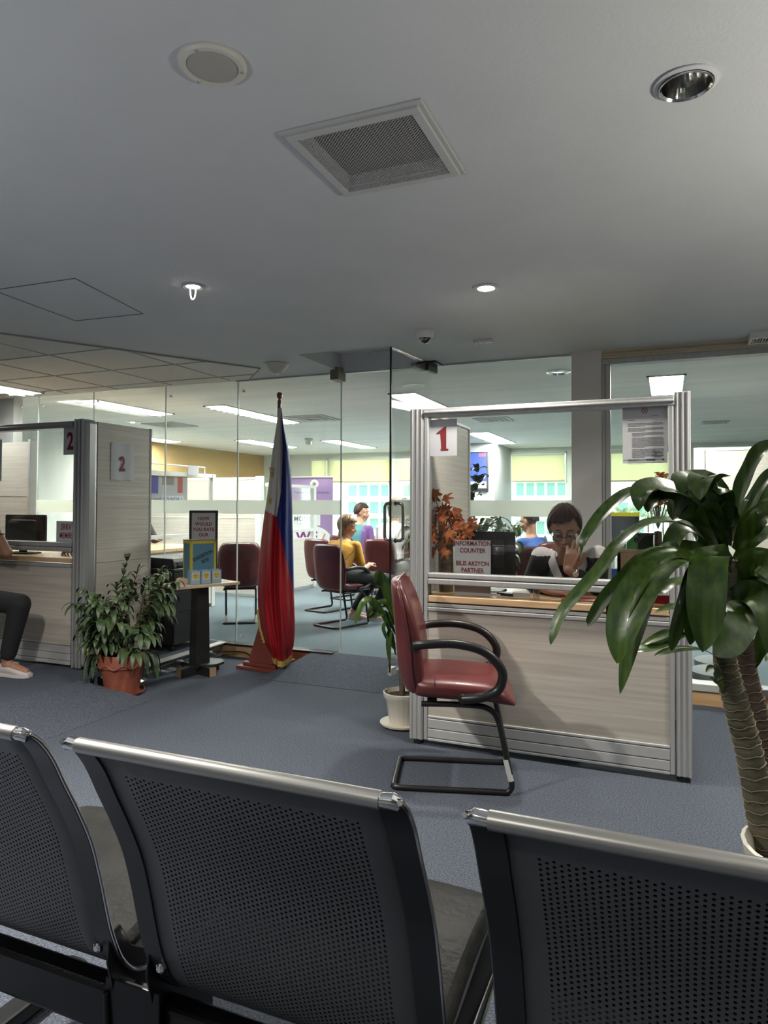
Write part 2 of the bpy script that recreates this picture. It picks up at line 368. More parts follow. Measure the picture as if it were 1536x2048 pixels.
# glass wall
JX = [-5.9, -5.62, -4.922, -4.085, -3.328, -2.365]
def pane(i, x0, x1, z0=0.104, z1=ZC+0.0, band=True):
    o = struct(MB().box(x0+0.003, x1-0.003, YG-0.005, YG+0.005, z0, z1).obj('window_%d' % i, [GLS], smooth=False))
    if band: Bx('frosted_band', x0+0.004, x1-0.004, YG-0.0075, YG-0.0056, 1.172, 1.286, FRO, o)
    return o
for i in range(5):
    o = pane(i+1, JX[i], JX[i+1])
    Bx('edge_seal', JX[i+1]-0.004, JX[i+1]+0.004, YG-0.006, YG+0.006, 0.104, ZC, GEDGE, o)
    for z in (0.16, 2.2): MB().lathe([(0.012, 0), (0.012, 0.012), (0.008, 0.016)], 12, (JX[i]+0.06, YG-0.005, z), M=Matrix.Rotation(R(90), 3, 'X')).obj('glass_clip', CHR, o)
pane(6, -1.585, -0.60)
struct(Bx('wall_pillar', -0.60, -0.405, YG-0.06, YG+0.12, 0.1, ZC+0.06, mat('grey_pillar_paint', (0.68, 0.67, 0.67), 0.8)))
# framed glass on the right: cream header, aluminium jamb
CH = mat('cream_header', (0.56, 0.49, 0.37), 0.6)
m = MB(); m.box(-0.405, X1, YG-0.05, YG+0.05, 2.235, ZC); m.box(-0.405, X1, YG-0.062, YG+0.05, 2.25, 2.262); m.box(-0.405, X1, YG-0.06, YG+0.05, 2.275, ZC)
struct(m.obj('trim_11', CH, smooth=False))
m = MB(); m.box(-0.405, X1, YG-0.045, YG+0.045, 2.195, 2.235); m.box(-0.405, -0.385, YG-0.045, YG+0.045, 0.135, 2.195); m.box(-0.385, -0.352, YG-0.03, YG+0.03, 0.135, 2.195)
struct(m.obj('trim_12', ALU, smooth=False, bevel=0.003))
pane(7, -0.352, 1.4, 0.135, 2.195, False); pane(8, 1.4, X1, 0.135, 2.195, False)
# far window wall with its sill, piers and blinds
FW = mat('far_wall_paint', (0.62, 0.66, 0.60), 0.8)
struct(Bx('wall_far', X0, X1, YF, YF+0.12, 0.1, 0.30, FW))
struct(Bx('wall_far', X0, X1, YF, YF+0.12, 2.28, ZC+0.1, FW))
piers = [(X0, -7.20), (-6.80, -6.70), (-5.36, -5.12), (-3.85, -2.83), (-1.75, -1.10), (0.05, X1)]
for a, b in piers: struct(Bx('wall_far', a, b, YF, YF+0.12, 0.30, 2.28, FW))
WG = glass('window_glass', (0.90, 0.985, 0.95), 0.02)
FRW = mat('white_window_frame', (0.72, 0.76, 0.72), 0.5)
for i in range(5):
    a = piers[i][1]; b = piers[i+1][0]
    o = struct(Bx('window_%d' % (9+i), a, b, YF+0.05, YF+0.06, 0.30, 2.28, WG))
    m = MB(); n = max(1, round((b-a)/1.15))
    for k in range(n+1): x = a+(b-a)*k/n; m.box(x-0.02, x+0.02, YF+0.03, YF+0.08, 0.30, 2.28)
    m.box(a, b, YF+0.03, YF+0.08, 0.28, 0.33); m.box(a, b, YF+0.03, YF+0.08, 2.24, 2.28)
    m.obj('window_frame', FRW, o, smooth=False)
# ================================================================== ceiling fixtures
def disc_light(name, label, x, y, r, glow, cat='downlight'):
    t = thing(name, label, cat, (x, y, ZC)); rin = r*0.8
    MB().lathe([(r*1.28, -0.001), (r*1.30, -0.006), (r*1.1, -0.011), (rin, -0.006), (rin, 0.02), (r*1.0, 0.02), (r*1.0, -0.001)], 40, cap='none').obj('trim_ring', CHR if not glow else ALU, t)
    MB().lathe([(rin*1.02, 0.012), (0.6*rin, 0.016), (0.001, 0.018)], 32).obj('diffuser', DLE, t)
    return t
t = disc_light('downlight', 'small lit ceiling downlight with a bare lamp loop hanging out', -2.08, 2.64, 0.042, True)
MB().tube(bez([(-0.015, 0.0, 0.012), (-0.016, 0, -0.03), (-0.010, 0, -0.058), (0, 0, -0.066), (0.010, 0, -0.058), (0.016, 0, -0.03), (0.015, 0, 0.012)], 5), 0.0026, 8).obj('lamp_tube', emit('lamp_tube_glow', (1, 1, 1), 0.5), t)
disc_light('downlight', 'lit round ceiling downlight left of the dome camera, glowing plain white', -0.796, 3.187, 0.052, True)['label'] = 'lit round ceiling downlight with a plain white glowing face, above the information counter'
t = thing('downlight', 'unlit round ceiling downlight with a faceted mirror reflector', 'downlight', (0.047, 1.816, ZC))
MB().lathe([(0.074, -0.001), (0.075, -0.005), (0.064, -0.008), (0.062, -0.001)], 48, cap='none').obj('flange', PLAS, t)
MB().lathe([(0.0625, -0.008), (0.0635, -0.012), (0.060, -0.013), (0.056, -0.008), (0.056, 0.02), (0.0575, 0.02), (0.0575, -0.006)], 48, cap='none').obj('trim_ring', CHR, t)
m = MB(); prof = [(0.056*math.sqrt(1-(i/9)**2)+0.002, 0.095*i/9) for i in range(10)]
m.lathe(prof[:-1]+[(0.004, 0.096)], 18, cap='end'); m.obj('reflector', mat('dim_mirror', (0.38, 0.37, 0.36), 0.16, 1.0), t, smooth=False)
m = MB()
for k in range(3): a = 2.1*k; m.cap((0.012*math.cos(a), 0.012*math.sin(a), 0.09), (0.012*math.cos(a), 0.012*math.sin(a), 0.02), 0.008, 0.008, 10)
m.obj('lamp_tube', GLSD, t)
t = thing('ceiling_speaker', 'round cream ceiling speaker with a fine mesh grille', 'speaker', (-0.987, 1.316, ZC))
MB().lathe([(0.0795, 0), (0.0795, -0.006), (0.074, -0.012), (0.061, -0.011), (0.060, -0.006), (0.060, 0)], 56, cap='none').obj('rim', CREAM, t)
g, h, b, N, L = dotted('speaker_grille', (0.44, 0.42, 0.385), None, (0.0032, 0.0032), 0.0008, 0.6, stagger=False)
mx = N.new('ShaderNodeMixRGB'); mx.inputs[1].default_value = (0.44, 0.42, 0.385, 1); mx.inputs[2].default_value = (0.16, 0.15, 0.14, 1)
L.new(h, mx.inputs[0]); L.new(mx.outputs[0], b.inputs['Base Color'])
def uvmesh(o, fn):
    me = o.data; uv = me.uv_layers.new(name='UVMap')
    for lp in me.loops: uv.data[lp.index].uv = fn(me.vertices[lp.vertex_index].co)
    at = me.attributes.new('perf', 'FLOAT', 'POINT'); at.data.foreach_set('value', [1.0]*len(me.vertices)); return o
o = MB().lathe([(0.0605, -0.008), (0.05, -0.011), (0.03, -0.0125), (0.001, -0.013)], 48).obj('grille', g, t); uvmesh(o, lambda c: (c.x, c.y))
for k in range(3): a = 0.6+2.1*k; MB().lathe([(0.003, -0.0125), (0.002, -0.0145)], 8, (0.068*math.cos(a), 0.068*math.sin(a), 0)).obj('screw', CHR, t)
# return-air vent
t = thing('ceiling_vent', 'square grey ceiling vent with a perforated plate in a stepped frame', 'vent', (-0.788, 1.84, ZC))
m = MB(); a, bI = 0.198, 0.172
for (x0, x1, y0, y1) in ((-a, a, -a, -bI), (-a, a, bI, a), (-a, -bI, -bI, bI), (bI, a, -bI, bI)): m.box(x0, x1, y0, y1, -0.016, 0.0)
a2 = 0.212
for (x0, x1, y0, y1) in ((-a2, a2, -a2, -0.19), (-a2, a2, 0.19, a2), (-a2, -0.19, -0.19, 0.19), (0.19, a2, -0.19, 0.19)): m.box(x0, x1, y0, y1, -0.007, 0.0)
m.obj('frame', mat('vent_paint', (0.50, 0.50, 0.49), 0.6), t, smooth=False, bevel=0.002)
g, h, b, N, L = dotted('vent_plate', (0.46, 0.46, 0.45), None, (0.0105, 0.0105), 0.0034, 0.6)
mx = N.new('ShaderNodeMixShader'); tr = N.new('ShaderNodeBsdfTransparent'); L.new(h, mx.inputs[0]); L.new(b.outputs[0], mx.inputs[1]); L.new(tr.outputs[0], mx.inputs[2])
L.new(mx.outputs[0], [n for n in N if n.type == 'OUTPUT_MATERIAL'][0].inputs[0])
o = MB().box(-0.17, 0.17, -0.17, 0.17, -0.0135, -0.0125).obj('perforated_plate', g, t, smooth=False); uvmesh(o, lambda c: (c.x, c.y))
MB().box(-0.17, 0.17, -0.17, 0.17, 0.036, 0.040).obj('duct_backing', BLK, t, smooth=False)
for x, y in ((-0.02, 0.164), (0.02, -0.164)): MB().lathe([(0.004, -0.0135), (0.003, -0.016)], 8, (x, y, 0)).obj('latch', CHR, t)
# dome camera
t = thing('dome_camera', 'white ceiling dome security camera with a smoked half-globe', 'camera', (-1.339, 3.867, ZC))
MB().lathe([(0.052, 0), (0.053, -0.012), (0.050, -0.03), (0.040, -0.042), (0.036, -0.038), (0.036, 0)], 36).obj('housing', WHT, t)
MB().ell((0, 0, -0.036), (0.038, 0.038, 0.036)).obj('dome', mat('smoked_dome', (0.01, 0.01, 0.012), 0.08, coat=0.8), t)
MB().lathe([(0.011, 0), (0.011, 0.012), (0.001, 0.012)], 16, (-0.008, -0.026, -0.052), M=Matrix.Rotation(R(100), 3, 'X')).obj('lens', mat('lens_ring', (0.35, 0.35, 0.36), 0.2, 1.0), t)
t = thing('ceiling_siren', 'cream cone-shaped ceiling sounder by the glass wall', 'alarm sounder', (-2.665, 4.351, ZC))
MB().lathe([(0.088, 0), (0.092, -0.006), (0.088, -0.012), (0.05, -0.058), (0.042, -0.066), (0.001, -0.068)], 4 * 9, wob=None).obj('horn', CREAM, t)
MB().box(-0.02, 0.02, -0.02, 0.02, -0.072, -0.066).obj('cap', CREAM, t, smooth=False, bevel=0.004)
t = thing('ceiling_fitting', 'small flat white fitting screwed to the ceiling right of the dome camera', 'ceiling fitting', (-1.07, 4.20, ZC), R(-6))
Bx('housing', -0.062, 0.062, -0.016, 0.016, -0.02, 0, WHT, t, bevel=0.004)
for xx in (-0.03, 0.01): MB().lathe([(0.005, 0), (0.005, -0.003)], 10, (xx, 0, -0.02)).obj('indicator', TBAR, t)
t = thing('linear_diffuser', 'white slotted air diffuser at the cream header, top right', 'air diffuser', (0.86, 4.66, ZC))
m = MB(); m.box(-0.40, 0.40, -0.085, -0.07, -0.045, 0); m.box(-0.40, 0.40, 0.07, 0.085, -0.045, 0); m.box(-0.40, -0.385, -0.07, 0.07, -0.045, 0); m.box(0.385, 0.40, -0.07, 0.07, -0.045, 0)
m.obj('frame', WHT, t, smooth=False, bevel=0.002)
m = MB()
for k in range(48): x = -0.378+0.016*k; m.box(x, x+0.007, -0.07, 0.07, -0.04, -0.004)
m.obj('louvre', mat('louvre_paint', (0.52, 0.51, 0.49), 0.5), t, smooth=False)
# fluorescent troffers: (centre x, y, half width, half length, z, louvres, label)
ZI = ZC+0.06
LV = mat('louvre_metal', (0.70, 0.71, 0.70), 0.25, 0.9)
def troffer(x, y, hw, hl, z, louv, label, glow=None):
    t = thing('ceiling_light', label, 'ceiling light', (x, y, z), 0, 'fluorescent ceiling lights')
    m = MB()
    for (x0, x1, y0, y1) in ((-hw, hw, -hl, -hl+0.02), (-hw, hw, hl-0.02, hl), (-hw, -hw+0.02, -hl, hl), (hw-0.02, hw, -hl, hl)): m.box(x0, x1, y0, y1, -0.012, 0)
    m.obj('frame', PLASI, t, smooth=False)
    MB().box(-hw+0.02, hw-0.02, -hl+0.02, hl-0.02, -0.004, -0.001).obj('diffuser', glow or TROF, t, smooth=False)
    if louv:
        m = MB(); n = int(hl*2/0.11)
        for k in range(1, n): y0 = -hl+2*hl*k/n; m.box(-hw+0.02, hw-0.02, y0-0.004, y0+0.004, -0.03, -0.004)
        for xx in (-hw/3, hw/3): m.box(xx-0.004, xx+0.004, -hl+0.02, hl-0.02, -0.03, -0.004)
        m.obj('louvre', LV, t, smooth=False)
    return t
troffer(-5.50, 4.02, 0.17, 0.62, ZC-0.008, True, 'louvred fluorescent light set in the tiled ceiling at far left', emit('dim_fluorescent_diffuser', (0.95, 1.0, 0.95), 10.0))
troffer(-5.66, 6.05, 0.14, 0.63, ZI, True, 'louvred fluorescent light behind the glass, above counter two')
troffer(-4.64, 7.12, 0.14, 0.86, ZI, True, 'long fluorescent light behind the glass, left of the flag top')
troffer(-6.66, 10.6, 0.17, 0.80, ZI, True, 'far fluorescent light low beside the white of the flag')
troffer(-5.30, 11.2, 0.17, 0.85, ZI, False, 'far fluorescent light seen just right of the flag')
troffer(-2.40, 6.80, 0.15, 0.56, ZI, False, 'bright fluorescent light above the open glass door')
troffer(-2.64, 11.0, 0.19, 0.98, ZI, False, 'far fluorescent light above the wall television')
troffer(-0.005, 6.72, 0.155, 0.53, ZI, False, 'bright square-ended fluorescent light behind the notice sheet')
troffer(-8.0, 9.0, 0.17, 0.7, ZI, True, 'far left fluorescent light beside the ochre wall')
def sqdiff(x, y, s, label):
    t = thing('air_diffuser', label, 'air diffuser', (x, y, ZI)); m = MB()
    for k, q in enumerate((1, 0.72, 0.45)):
        a = s*q; bI = a-0.035
        for (x0, x1, y0, y1) in ((-a, a, -a, -bI), (-a, a, bI, a), (-a, -bI, -bI, bI), (bI, a, -bI, bI)): m.box(x0, x1, y0, y1, -0.012-0.004*k, 0)
    m.obj('vanes', mat('diffuser_grey', (0.46, 0.47, 0.45), 0.6), t, smooth=False); return t
sqdiff(-4.15, 7.65, 0.27, 'square grey air diffuser in the far ceiling just right of the flag top')
sqdiff(-6.35, 7.6, 0.27, 'square air diffuser in the far ceiling above the ochre wall')
sqdiff(-2.05, 8.6, 0.22, 'small square air diffuser in the far ceiling over the door')
sqdiff(0.58, 9.9, 0.16, 'small square air diffuser in the far ceiling at right')
t = thing('smoke_detector', 'cream smoke detector on the far ceiling right of the flag', 'smoke detector', (-5.5, 10.0, ZI))
MB().lathe([(0.07, 0), (0.075, -0.03), (0.05, -0.05), (0.05, -0.10), (0.02, -0.11)], 24).obj('housing', CREAM, t)
t = thing('ceiling_speaker', 'round silver ceiling fitting behind the glass beside the pillar', 'ceiling fitting', (-0.82, 5.70, ZI))
MB().lathe([(0.10, 0), (0.10, -0.012), (0.075, -0.02), (0.07, -0.01), (0.03, -0.012), (0.001, -0.012)], 32).obj('rim', CHR, t)
for x, y, lb in ((-6.6, 7.15, 'round lit downlight in the far ceiling beyond booth two'), (-6.95, 11.2, 'round lit downlight in the far ceiling left of the flag')):
    t = thing('downlight', lb, 'downlight', (x, y, ZI)); MB().lathe([(0.10, 0), (0.10, -0.008), (0.08, -0.01)], 24).obj('trim_ring', WHT, t); MB().lathe([(0.079, -0.008), (0.001, -0.011)], 24).obj('diffuser', TROF, t)

# ================================================================== counter booths
def slab_lines(m, x0, x1, y, z0, z1, d=0.002): m.box(x0, x1, y-d, y, z0, z1)
SLAT = mat('dark_groove', (0.10, 0.10, 0.10), 0.6)
bt = thing('service_booth', 'beige and aluminium service booth with glass front marked 1', 'counter booth', (0, 0, 0))
def post(m, x0, x1, y0, y1, z0, z1):
    m.box(x0, x1, y0, y1, z0, z1)
    n = 3
    for i in range(n): xx = x0+(x1-x0)*(i+0.5)/n; m.tube([(xx, y0, z0), (xx, y0, z1)], (x1-x0)/n*0.22, 10)
m = MB(); post(m, -1.262, -1.186, 3.405, 3.475, 0.025, 1.76); m.box(-1.182, -1.160, 3.402, 3.465, 0.03, 1.755)
m.obj('post', ALU, bt, bevel=0.003)
m = MB(); post(m, 0.030, 0.098, 3.405, 3.475, 0.025, 1.775); m.box(0.004, 0.026, 3.402, 3.465, 0.03, 1.76)
m.obj('post', ALU, bt, bevel=0.003)
m = MB(); m.box(-1.186, 0.03, 3.40, 3.47, 1.712, 1.757); m.tube([(-1.186, 3.40, 1.735), (0.03, 3.40, 1.735)], 0.009, 8); m.obj('top_rail', ALU, bt, bevel=0.004)
m = MB(); m.box(-1.160, 0.004, 3.402, 3.466, 0.872, 0.897); m.box(-1.160, 0.004, 3.398, 3.470, 0.838, 0.868); m.obj('middle_rail', ALU, bt, smooth=False, bevel=0.005)
Bx('glass_panel', -1.160, 0.004, 3.43, 3.436, 0.897, 1.712, GLSB, bt)
m = MB(); m.box(-1.160, 0.004, 3.402, 3.466, 0.722, 0.740); m.box(-1.160, 0.004, 3.398, 3.470, 0.700, 0.719); m.obj('lower_rail', ALU, bt, smooth=False, bevel=0.003)
Bx('front_panel', -1.160, 0.004, 3.408, 3.462, 0.158, 0.702, LAM, bt)
m = MB()
for z0, z1 in ((0.145, 0.158), (0.093, 0.142), (0.045, 0.090), (0.028, 0.042)): m.box(-1.160, 0.004, 3.402, 3.468, z0, z1)
m.obj('skirting', ALUP, bt, smooth=False, bevel=0.003)
Bx('side_panel', -1.255, -1.195, 3.475, 4.32, 0.05, 1.74, LAM, bt)
Bx('side_panel', 0.036, 0.092, 3.475, 4.30, 0.05, 1.75, LAM, bt)
m = MB(); m.box(-1.262, -1.188, 4.32, 4.345, 0.03, 1.76); m.box(-1.262, -1.188, 3.475, 4.33, 1.74, 1.76); m.obj('end_trim', ALU, bt, smooth=False, bevel=0.003)
m = MB(); m.box(0.030, 0.098, 4.30, 4.325, 0.03, 1.77); m.box(0.030, 0.098, 3.475, 4.31, 1.75, 1.77); m.obj('end_trim', ALU, bt, smooth=False, bevel=0.003)
for x, y in ((-1.22, 3.44), (0.06, 3.44), (-1.22, 4.33), (0.06, 4.31)): MB().lathe([(0.028, 0), (0.028, 0.02), (0.012, 0.03)], 16, (x, y, 0)).obj('foot', BLK, bt)
o = tag(MB().prism([(-1.192, 3.48), (-1.157, 3.48), (-1.157, 3.40), (0.001, 3.40), (0.001, 3.48), (0.033, 3.48), (0.033, 4.0), (-1.192, 4.0)], 0.034, Matrix.Translation((0, 0, 0.746))).obj('worktop', WOODC, smooth=False, bevel=0.004), 'light wood worktop running through the information counter booth', 'worktop')

def sign(name, label, x0, x1, z0, z1, y, lines, m=INKR, cat='paper sign', thick=0.0015, paper=PAPER, facing=None, bold=0.02):
    """sheet facing -y; lines = (text, size, x, z)"""
    t = thing(name, label, cat, ((x0+x1)/2, y, (z0+z1)/2)); w_, h_ = (x1-x0)/2, (z1-z0)/2
    Bx('sheet', -w_, w_, -thick, 0, -h_, h_, paper, t)
    for k, (s, size, x, z, sx) in enumerate(lines): text('lettering', s, size, Matrix.Translation((x, -thick-0.0006, z)) @ RX, m, t, bold, sx=sx)
    return t
def numeral_one(t, h, y):   # slab-footed figure with a flag, as printed
    p = [(-0.11, -0.5), (0.22, -0.5), (0.22, -0.44), (0.13, -0.42), (0.13, 0.5), (0.07, 0.5), (-0.30, 0.24), (-0.30, 0.19), (-0.13, 0.22), (-0.08, -0.42), (-0.12, -0.44)]
    MB().prism([(x*h, z*h) for x, z in p], 0.0006, Matrix.Translation((0, y, -0.005)) @ RX).obj('lettering', INKR, t, smooth=False)
t = sign('number_sign', 'paper sheet with a red number 1 taped inside the booth glass', -1.158, -1.010, 1.508, 1.70, 3.428, []); numeral_one(t, 0.125, -0.0022)
t = sign('acrylic_sign', 'sign reading information counter standing on the worktop', -1.036, -0.844, 0.782, 1.068, 3.478,
     [('INFORMATION', 0.034, 0, 0.126, 0.86), ('COUNTER', 0.033, 0, 0.089, 0.88), ('BILIS AKSYON', 0.033, 0, 0.022, 0.86), ('PARTNER', 0.033, 0, -0.014, 0.86)], thick=0.003, bold=0.018)
NOTE = mat('notice_paper', (0.52, 0.52, 0.53), 0.7)
t = sign('notice_sheet', 'closely typed white notice with a seal taped to the booth glass', -0.196, 0.000, 1.45, 1.722, 3.428, [], paper=NOTE)
m = MB(); rng = random.Random(4); FY = -0.0022
def dash(m, x0, x1, z, h=0.0016): m.box(x0, x1, FY-0.0004, FY, z-h/2, z+h/2)
z = 0.062; dash(m, 0.035, 0.06, 0.085); dash(m, -0.074, -0.045, z+0.006)
for blk, n, ind in ((0, 3, 0), (1, 3, 0), (2, 3, 0.018), (3, 8, 0.018), (4, 7, 0.018), (5, 2, 0), (6, 2, 0)):
    z -= 0.004
    for k in range(n):
        z -= 0.0062; x = -0.074+ind; end = 0.082 if k < n-1 else 0.0
        while x < end-0.006: l = min(rng.uniform(0.006, 0.02), end-x); dash(m, x, x+l, z); x += l+0.002
m.obj('typed_text', mat('grey_ink', (0.10, 0.10, 0.11), 0.8), t, smooth=False)['kind'] = 'stuff'
m = MB(); m.tube(bez([(0.030, FY, -0.088), (0.045, FY, -0.080), (0.040, FY, -0.098), (0.060, FY, -0.084), (0.075, FY, -0.092)], 5), 0.0007, 5); dash(m, 0.03, 0.08, -0.102); dash(m, 0.04, 0.07, -0.107); m.obj('signature', INKK, t)
m = MB(); m.lathe([(0.014, 0), (0.014, 0.0004)], 28, (0, FY, 0.111), M=Matrix.Rotation(R(90), 3, 'X')); m.obj('seal', mat('seal_red', (0.30, 0.08, 0.09), 0.7), t)
m = MB(); m.lathe([(0.010, 0), (0.010, 0.0008)], 28, (0, FY, 0.111), M=Matrix.Rotation(R(90), 3, 'X')); m.obj('seal_face', PAPER, t)
m = MB(); m.ell((0, FY-0.0008, 0.111), (0.006, 0.0004, 0.005)); m.obj('seal_emblem', mat('seal_brown', (0.22, 0.12, 0.08), 0.7), t)
m = MB(); m.box(0.004, 0.045, FY-0.0004, FY, -0.123, -0.117); m.box(0.075, 0.083, FY-0.0004, FY, -0.124, -0.116); m.box(-0.095, -0.03, FY-0.0004, FY, -0.1195, -0.1185); m.obj('footer_mark', mat('footer_ink', (0.06, 0.07, 0.12), 0.8), t, smooth=False)

# booth two on the left platform
b2 = thing('service_booth', 'beige service booth at far left, marked 2 on glass and side', 'counter booth', (0, 0, 0.1))
GALU = mat('dull_aluminium', (0.42, 0.42, 0.42), 0.4, 0.6)
m = MB(); m.box(-3.872, -3.735, 3.605, 3.715, 0.012, 1.745)
m.obj('post', GALU, b2, smooth=False, bevel=0.03)
m = MB()
for xx in (-3.835, -3.80, -3.77): m.tube([(xx, 3.604, 0.012), (xx, 3.604, 1.745)], 0.011, 8)
m.obj('post_flutes', GALU, b2)
XL = -5.55
m = MB(); m.box(XL, -3.872, 3.61, 3.68, 1.69, 1.735); m.tube([(XL, 3.61, 1.712), (-3.872, 3.61, 1.712)], 0.009, 8); m.obj('top_rail', GALU, b2, bevel=0.003)
m = MB(); m.box(XL, -3.872, 3.612, 3.676, 0.845, 0.878); m.box(XL, -3.872, 3.608, 3.68, 0.812, 0.842); m.obj('middle_rail', ALU, b2, smooth=False, bevel=0.005)
Bx('glass_panel', XL, -3.872, 3.64, 3.646, 0.878, 1.69, GLSB, b2)
m = MB(); m.box(XL, -3.872, 3.612, 3.676, 0.700, 0.724); m.obj('lower_rail', ALU, b2, smooth=False, bevel=0.004)
Bx('front_panel', XL, -3.872, 3.618, 3.672, 0.165, 0.70, LAM, b2)
m = MB()
for z0, z1 in ((0.155, 0.165), (0.10, 0.152), (0.05, 0.097), (0.02, 0.047)): m.box(XL, -3.872, 3.612, 3.678, z0, z1)
m.obj('skirting', ALUP, b2, smooth=False, bevel=0.003)
for z0, z1 in ((0.16, 0.727), (0.733, 1.212), (1.222, 1.735)): Bx('side_panel', -3.79, -3.742, 3.715, 4.245, z0, z1, LAM, b2)
m = MB(); m.box(-3.786, -3.746, 3.715, 4.245, 0.727, 0.733); m.box(-3.786, -3.740, 3.715, 4.245, 1.212, 1.222); m.obj('seam_strip', ALUP, b2, smooth=False)
m = MB(); m.box(-3.795, -3.738, 4.245, 4.262, 0.02, 1.74); m.obj('end_trim', TBAR, b2, smooth=False)
m = MB()
for z0, z1 in ((0.105, 0.16), (0.055, 0.10), (0.02, 0.05)): m.box(-3.79, -3.739, 3.715, 4.245, z0, z1)
m.obj('skirting', ALUP, b2, smooth=False, bevel=0.003)
for x, y in ((-3.80, 3.66), (-3.765, 4.22), (-5.5, 3.645)): MB().lathe([(0.026, 0), (0.026, 0.016), (0.012, 0.026)], 14, (x, y, 0)).obj('foot', BLK, b2)
tag(Bx('worktop', XL, -3.875, 3.62, 4.22, 0.832, 0.866, WOODC, None, 0.004), 'wood worktop running through booth two at left', 'worktop')
sign('number_sign', 'paper with a big red 2 on the booth glass at the top left', -3.985, -3.873, 1.60, 1.79, 3.638, [('2', 0.17, 0.008, -0.005, 0.72)], bold=0.03)
t = thing('number_sign', 'wavy white paper with a red 2 taped to the booth side panel', 'paper sign', (-3.741, 3.95, 1.562)); 
m = MB(); m.sheet(lambda u, v: (0.003+0.0035*math.sin(9*u)*(1-0.4*v), -0.115+0.23*u, -0.135+0.27*v), 16, 8); m.obj('sheet', PAPER, t)
text('lettering', '2', 0.15, Matrix.Translation((0.0085, -0.005, -0.02)) @ Matrix.Rotation(R(90), 4, 'Z') @ RX, INKR, t, 0.03, sx=0.75)
sign('member_sign', 'paper sign reading SRRV MEMBER behind the booth two glass', -4.062, -3.876, 0.975, 1.127, 3.655, [('SRRV', 0.062, 0.0, 0.033, 0.72), ('MEMBER', 0.056, 0.012, -0.028, 0.70)], bold=0.012, m=mat('shade_lifted_ink', (0.38, 0.02, 0.028), 0.7), paper=mat('shade_lifted_paper', (0.74, 0.74, 0.75), 0.8))  # same ink and paper as elsewhere, lightened to offset shade behind the glass
# divider panel inside booth two, papers and a monitor on its worktop
t = thing('divider_panel', 'tall beige divider panel seen through the booth two glass', 'divider panel', (0, 0, 0.1))
Bx('panel', -5.9, -5.235, 4.40, 4.45, 0.02, 1.70, LAM, t); Bx('post', -5.235, -5.205, 4.39, 4.46, 0.0, 1.72, ALUP, t, 0.004)
Bx('seam_strip', -5.9, -5.235, 4.397, 4.402, 1.215, 1.222, ALUP, t)
tag(Bx('notice_sheet', -4.72, -4.605, 3.634, 3.638, 1.42, 1.73, NOTE), 'blank edge of a white notice on the booth two glass at the frame edge', 'paper sign')
def monitor(name, label, loc, rz, w_, h_, zc, taper=0.0):
    t = thing(name, label, 'monitor', loc, rz)
    m = MB(); m.prism([(x, y) for x, y in rrect(w_, h_, 0.012)], 0.018, Matrix.Translation((0, 0.0, zc)) @ RX); m.prism(rrect(w_*0.7, h_*0.7, 0.03), 0.03, Matrix.Translation((0, -0.018, zc)) @ RX); m.obj('housing', BLK, t, smooth=False, bevel=0.004)
    Bx('screen', -w_/2+0.012, w_/2-0.012, 0.0005, 0.002, zc-h_/2+0.012, zc+h_/2-0.012, mat('screen_off', (0.02, 0.02, 0.025), 0.15), t)
    m = MB(); m.box(-0.03, 0.03, -0.045, -0.02, 0.012, zc); m.obj('neck', BLK, t, smooth=False, bevel=0.004)
    m = MB(); m.prism(rrect(0.22, 0.17, 0.03), 0.012, Matrix.Translation((0, -0.03, 0))); m.obj('base', BLK, t, smooth=False, bevel=0.003)
    return t
monitor('monitor', 'black monitor with its back to the booth two glass', (-4.60, 3.86, 0.866), R(4), 0.40, 0.27, 0.165)
monitor('monitor', 'black monitor with its back turned, behind the information counter sign', (aty(972, 1100, 3.72).x, 3.72, 0.78), R(-4), 0.335, 0.275, 0.19)
# ================================================================== waiting bench (three perforated steel seats on one beam)
BPRO = [(0.783, 0.888), (0.795, 0.884), (0.815, 0.866), (0.838, 0.833), (0.862, 0.785), (0.893, 0.725), (0.922, 0.66), (0.943, 0.59), (0.958, 0.53), (0.975, 0.470), (1.005, 0.405), (1.055, 0.362), (1.15, 0.350), (1.28, 0.362), (1.40, 0.375), (1.45, 0.362), (1.465, 0.335)]
BPRO = [(p.y, p.z) for p in bez([(0, y, z) for y, z in BPRO], 4)]
arc = [0.0]
for i in range(1, len(BPRO)): arc.append(arc[-1]+math.dist(BPRO[i], BPRO[i-1]))
def at_arc(s):
    for i in range(1, len(arc)):
        if arc[i] >= s: t = (s-arc[i-1])/(arc[i]-arc[i-1]); return (BPRO[i-1][0]+(BPRO[i][0]-BPRO[i-1][0])*t, BPRO[i-1][1]+(BPRO[i][1]-BPRO[i-1][1])*t)
    return BPRO[-1]
STEEL = (0.15, 0.153, 0.162)
PM, h, b, N, L = dotted('perforated_steel', STEEL, None, (0.0172, 0.0092), 0.0022, 0.42, 0.35)
sp = [n for n in N if n.type == 'SEPXYZ'][0]
def rng_mask(idx, lo, hi):
    a = N.new('ShaderNodeMath'); a.operation = 'GREATER_THAN'; a.inputs[1].default_value = lo; L.new(sp.outputs[idx], a.inputs[0])
    c = N.new('ShaderNodeMath'); c.operation = 'LESS_THAN'; c.inputs[1].default_value = hi; L.new(sp.outputs[idx], c.inputs[0])
    d = N.new('ShaderNodeMath'); d.operation = 'MULTIPLY'; L.new(a.outputs[0], d.inputs[0]); L.new(c.outputs[0], d.inputs[1]); return d.outputs[0]
for msk in (rng_mask(0, 0.075, 0.475), rng_mask(1, 0.085, 0.90)):
    q = N.new('ShaderNodeMath'); q.operation = 'MULTIPLY'; L.new(h, q.inputs[0]); L.new(msk, q.inputs[1]); h = q.outputs[0]
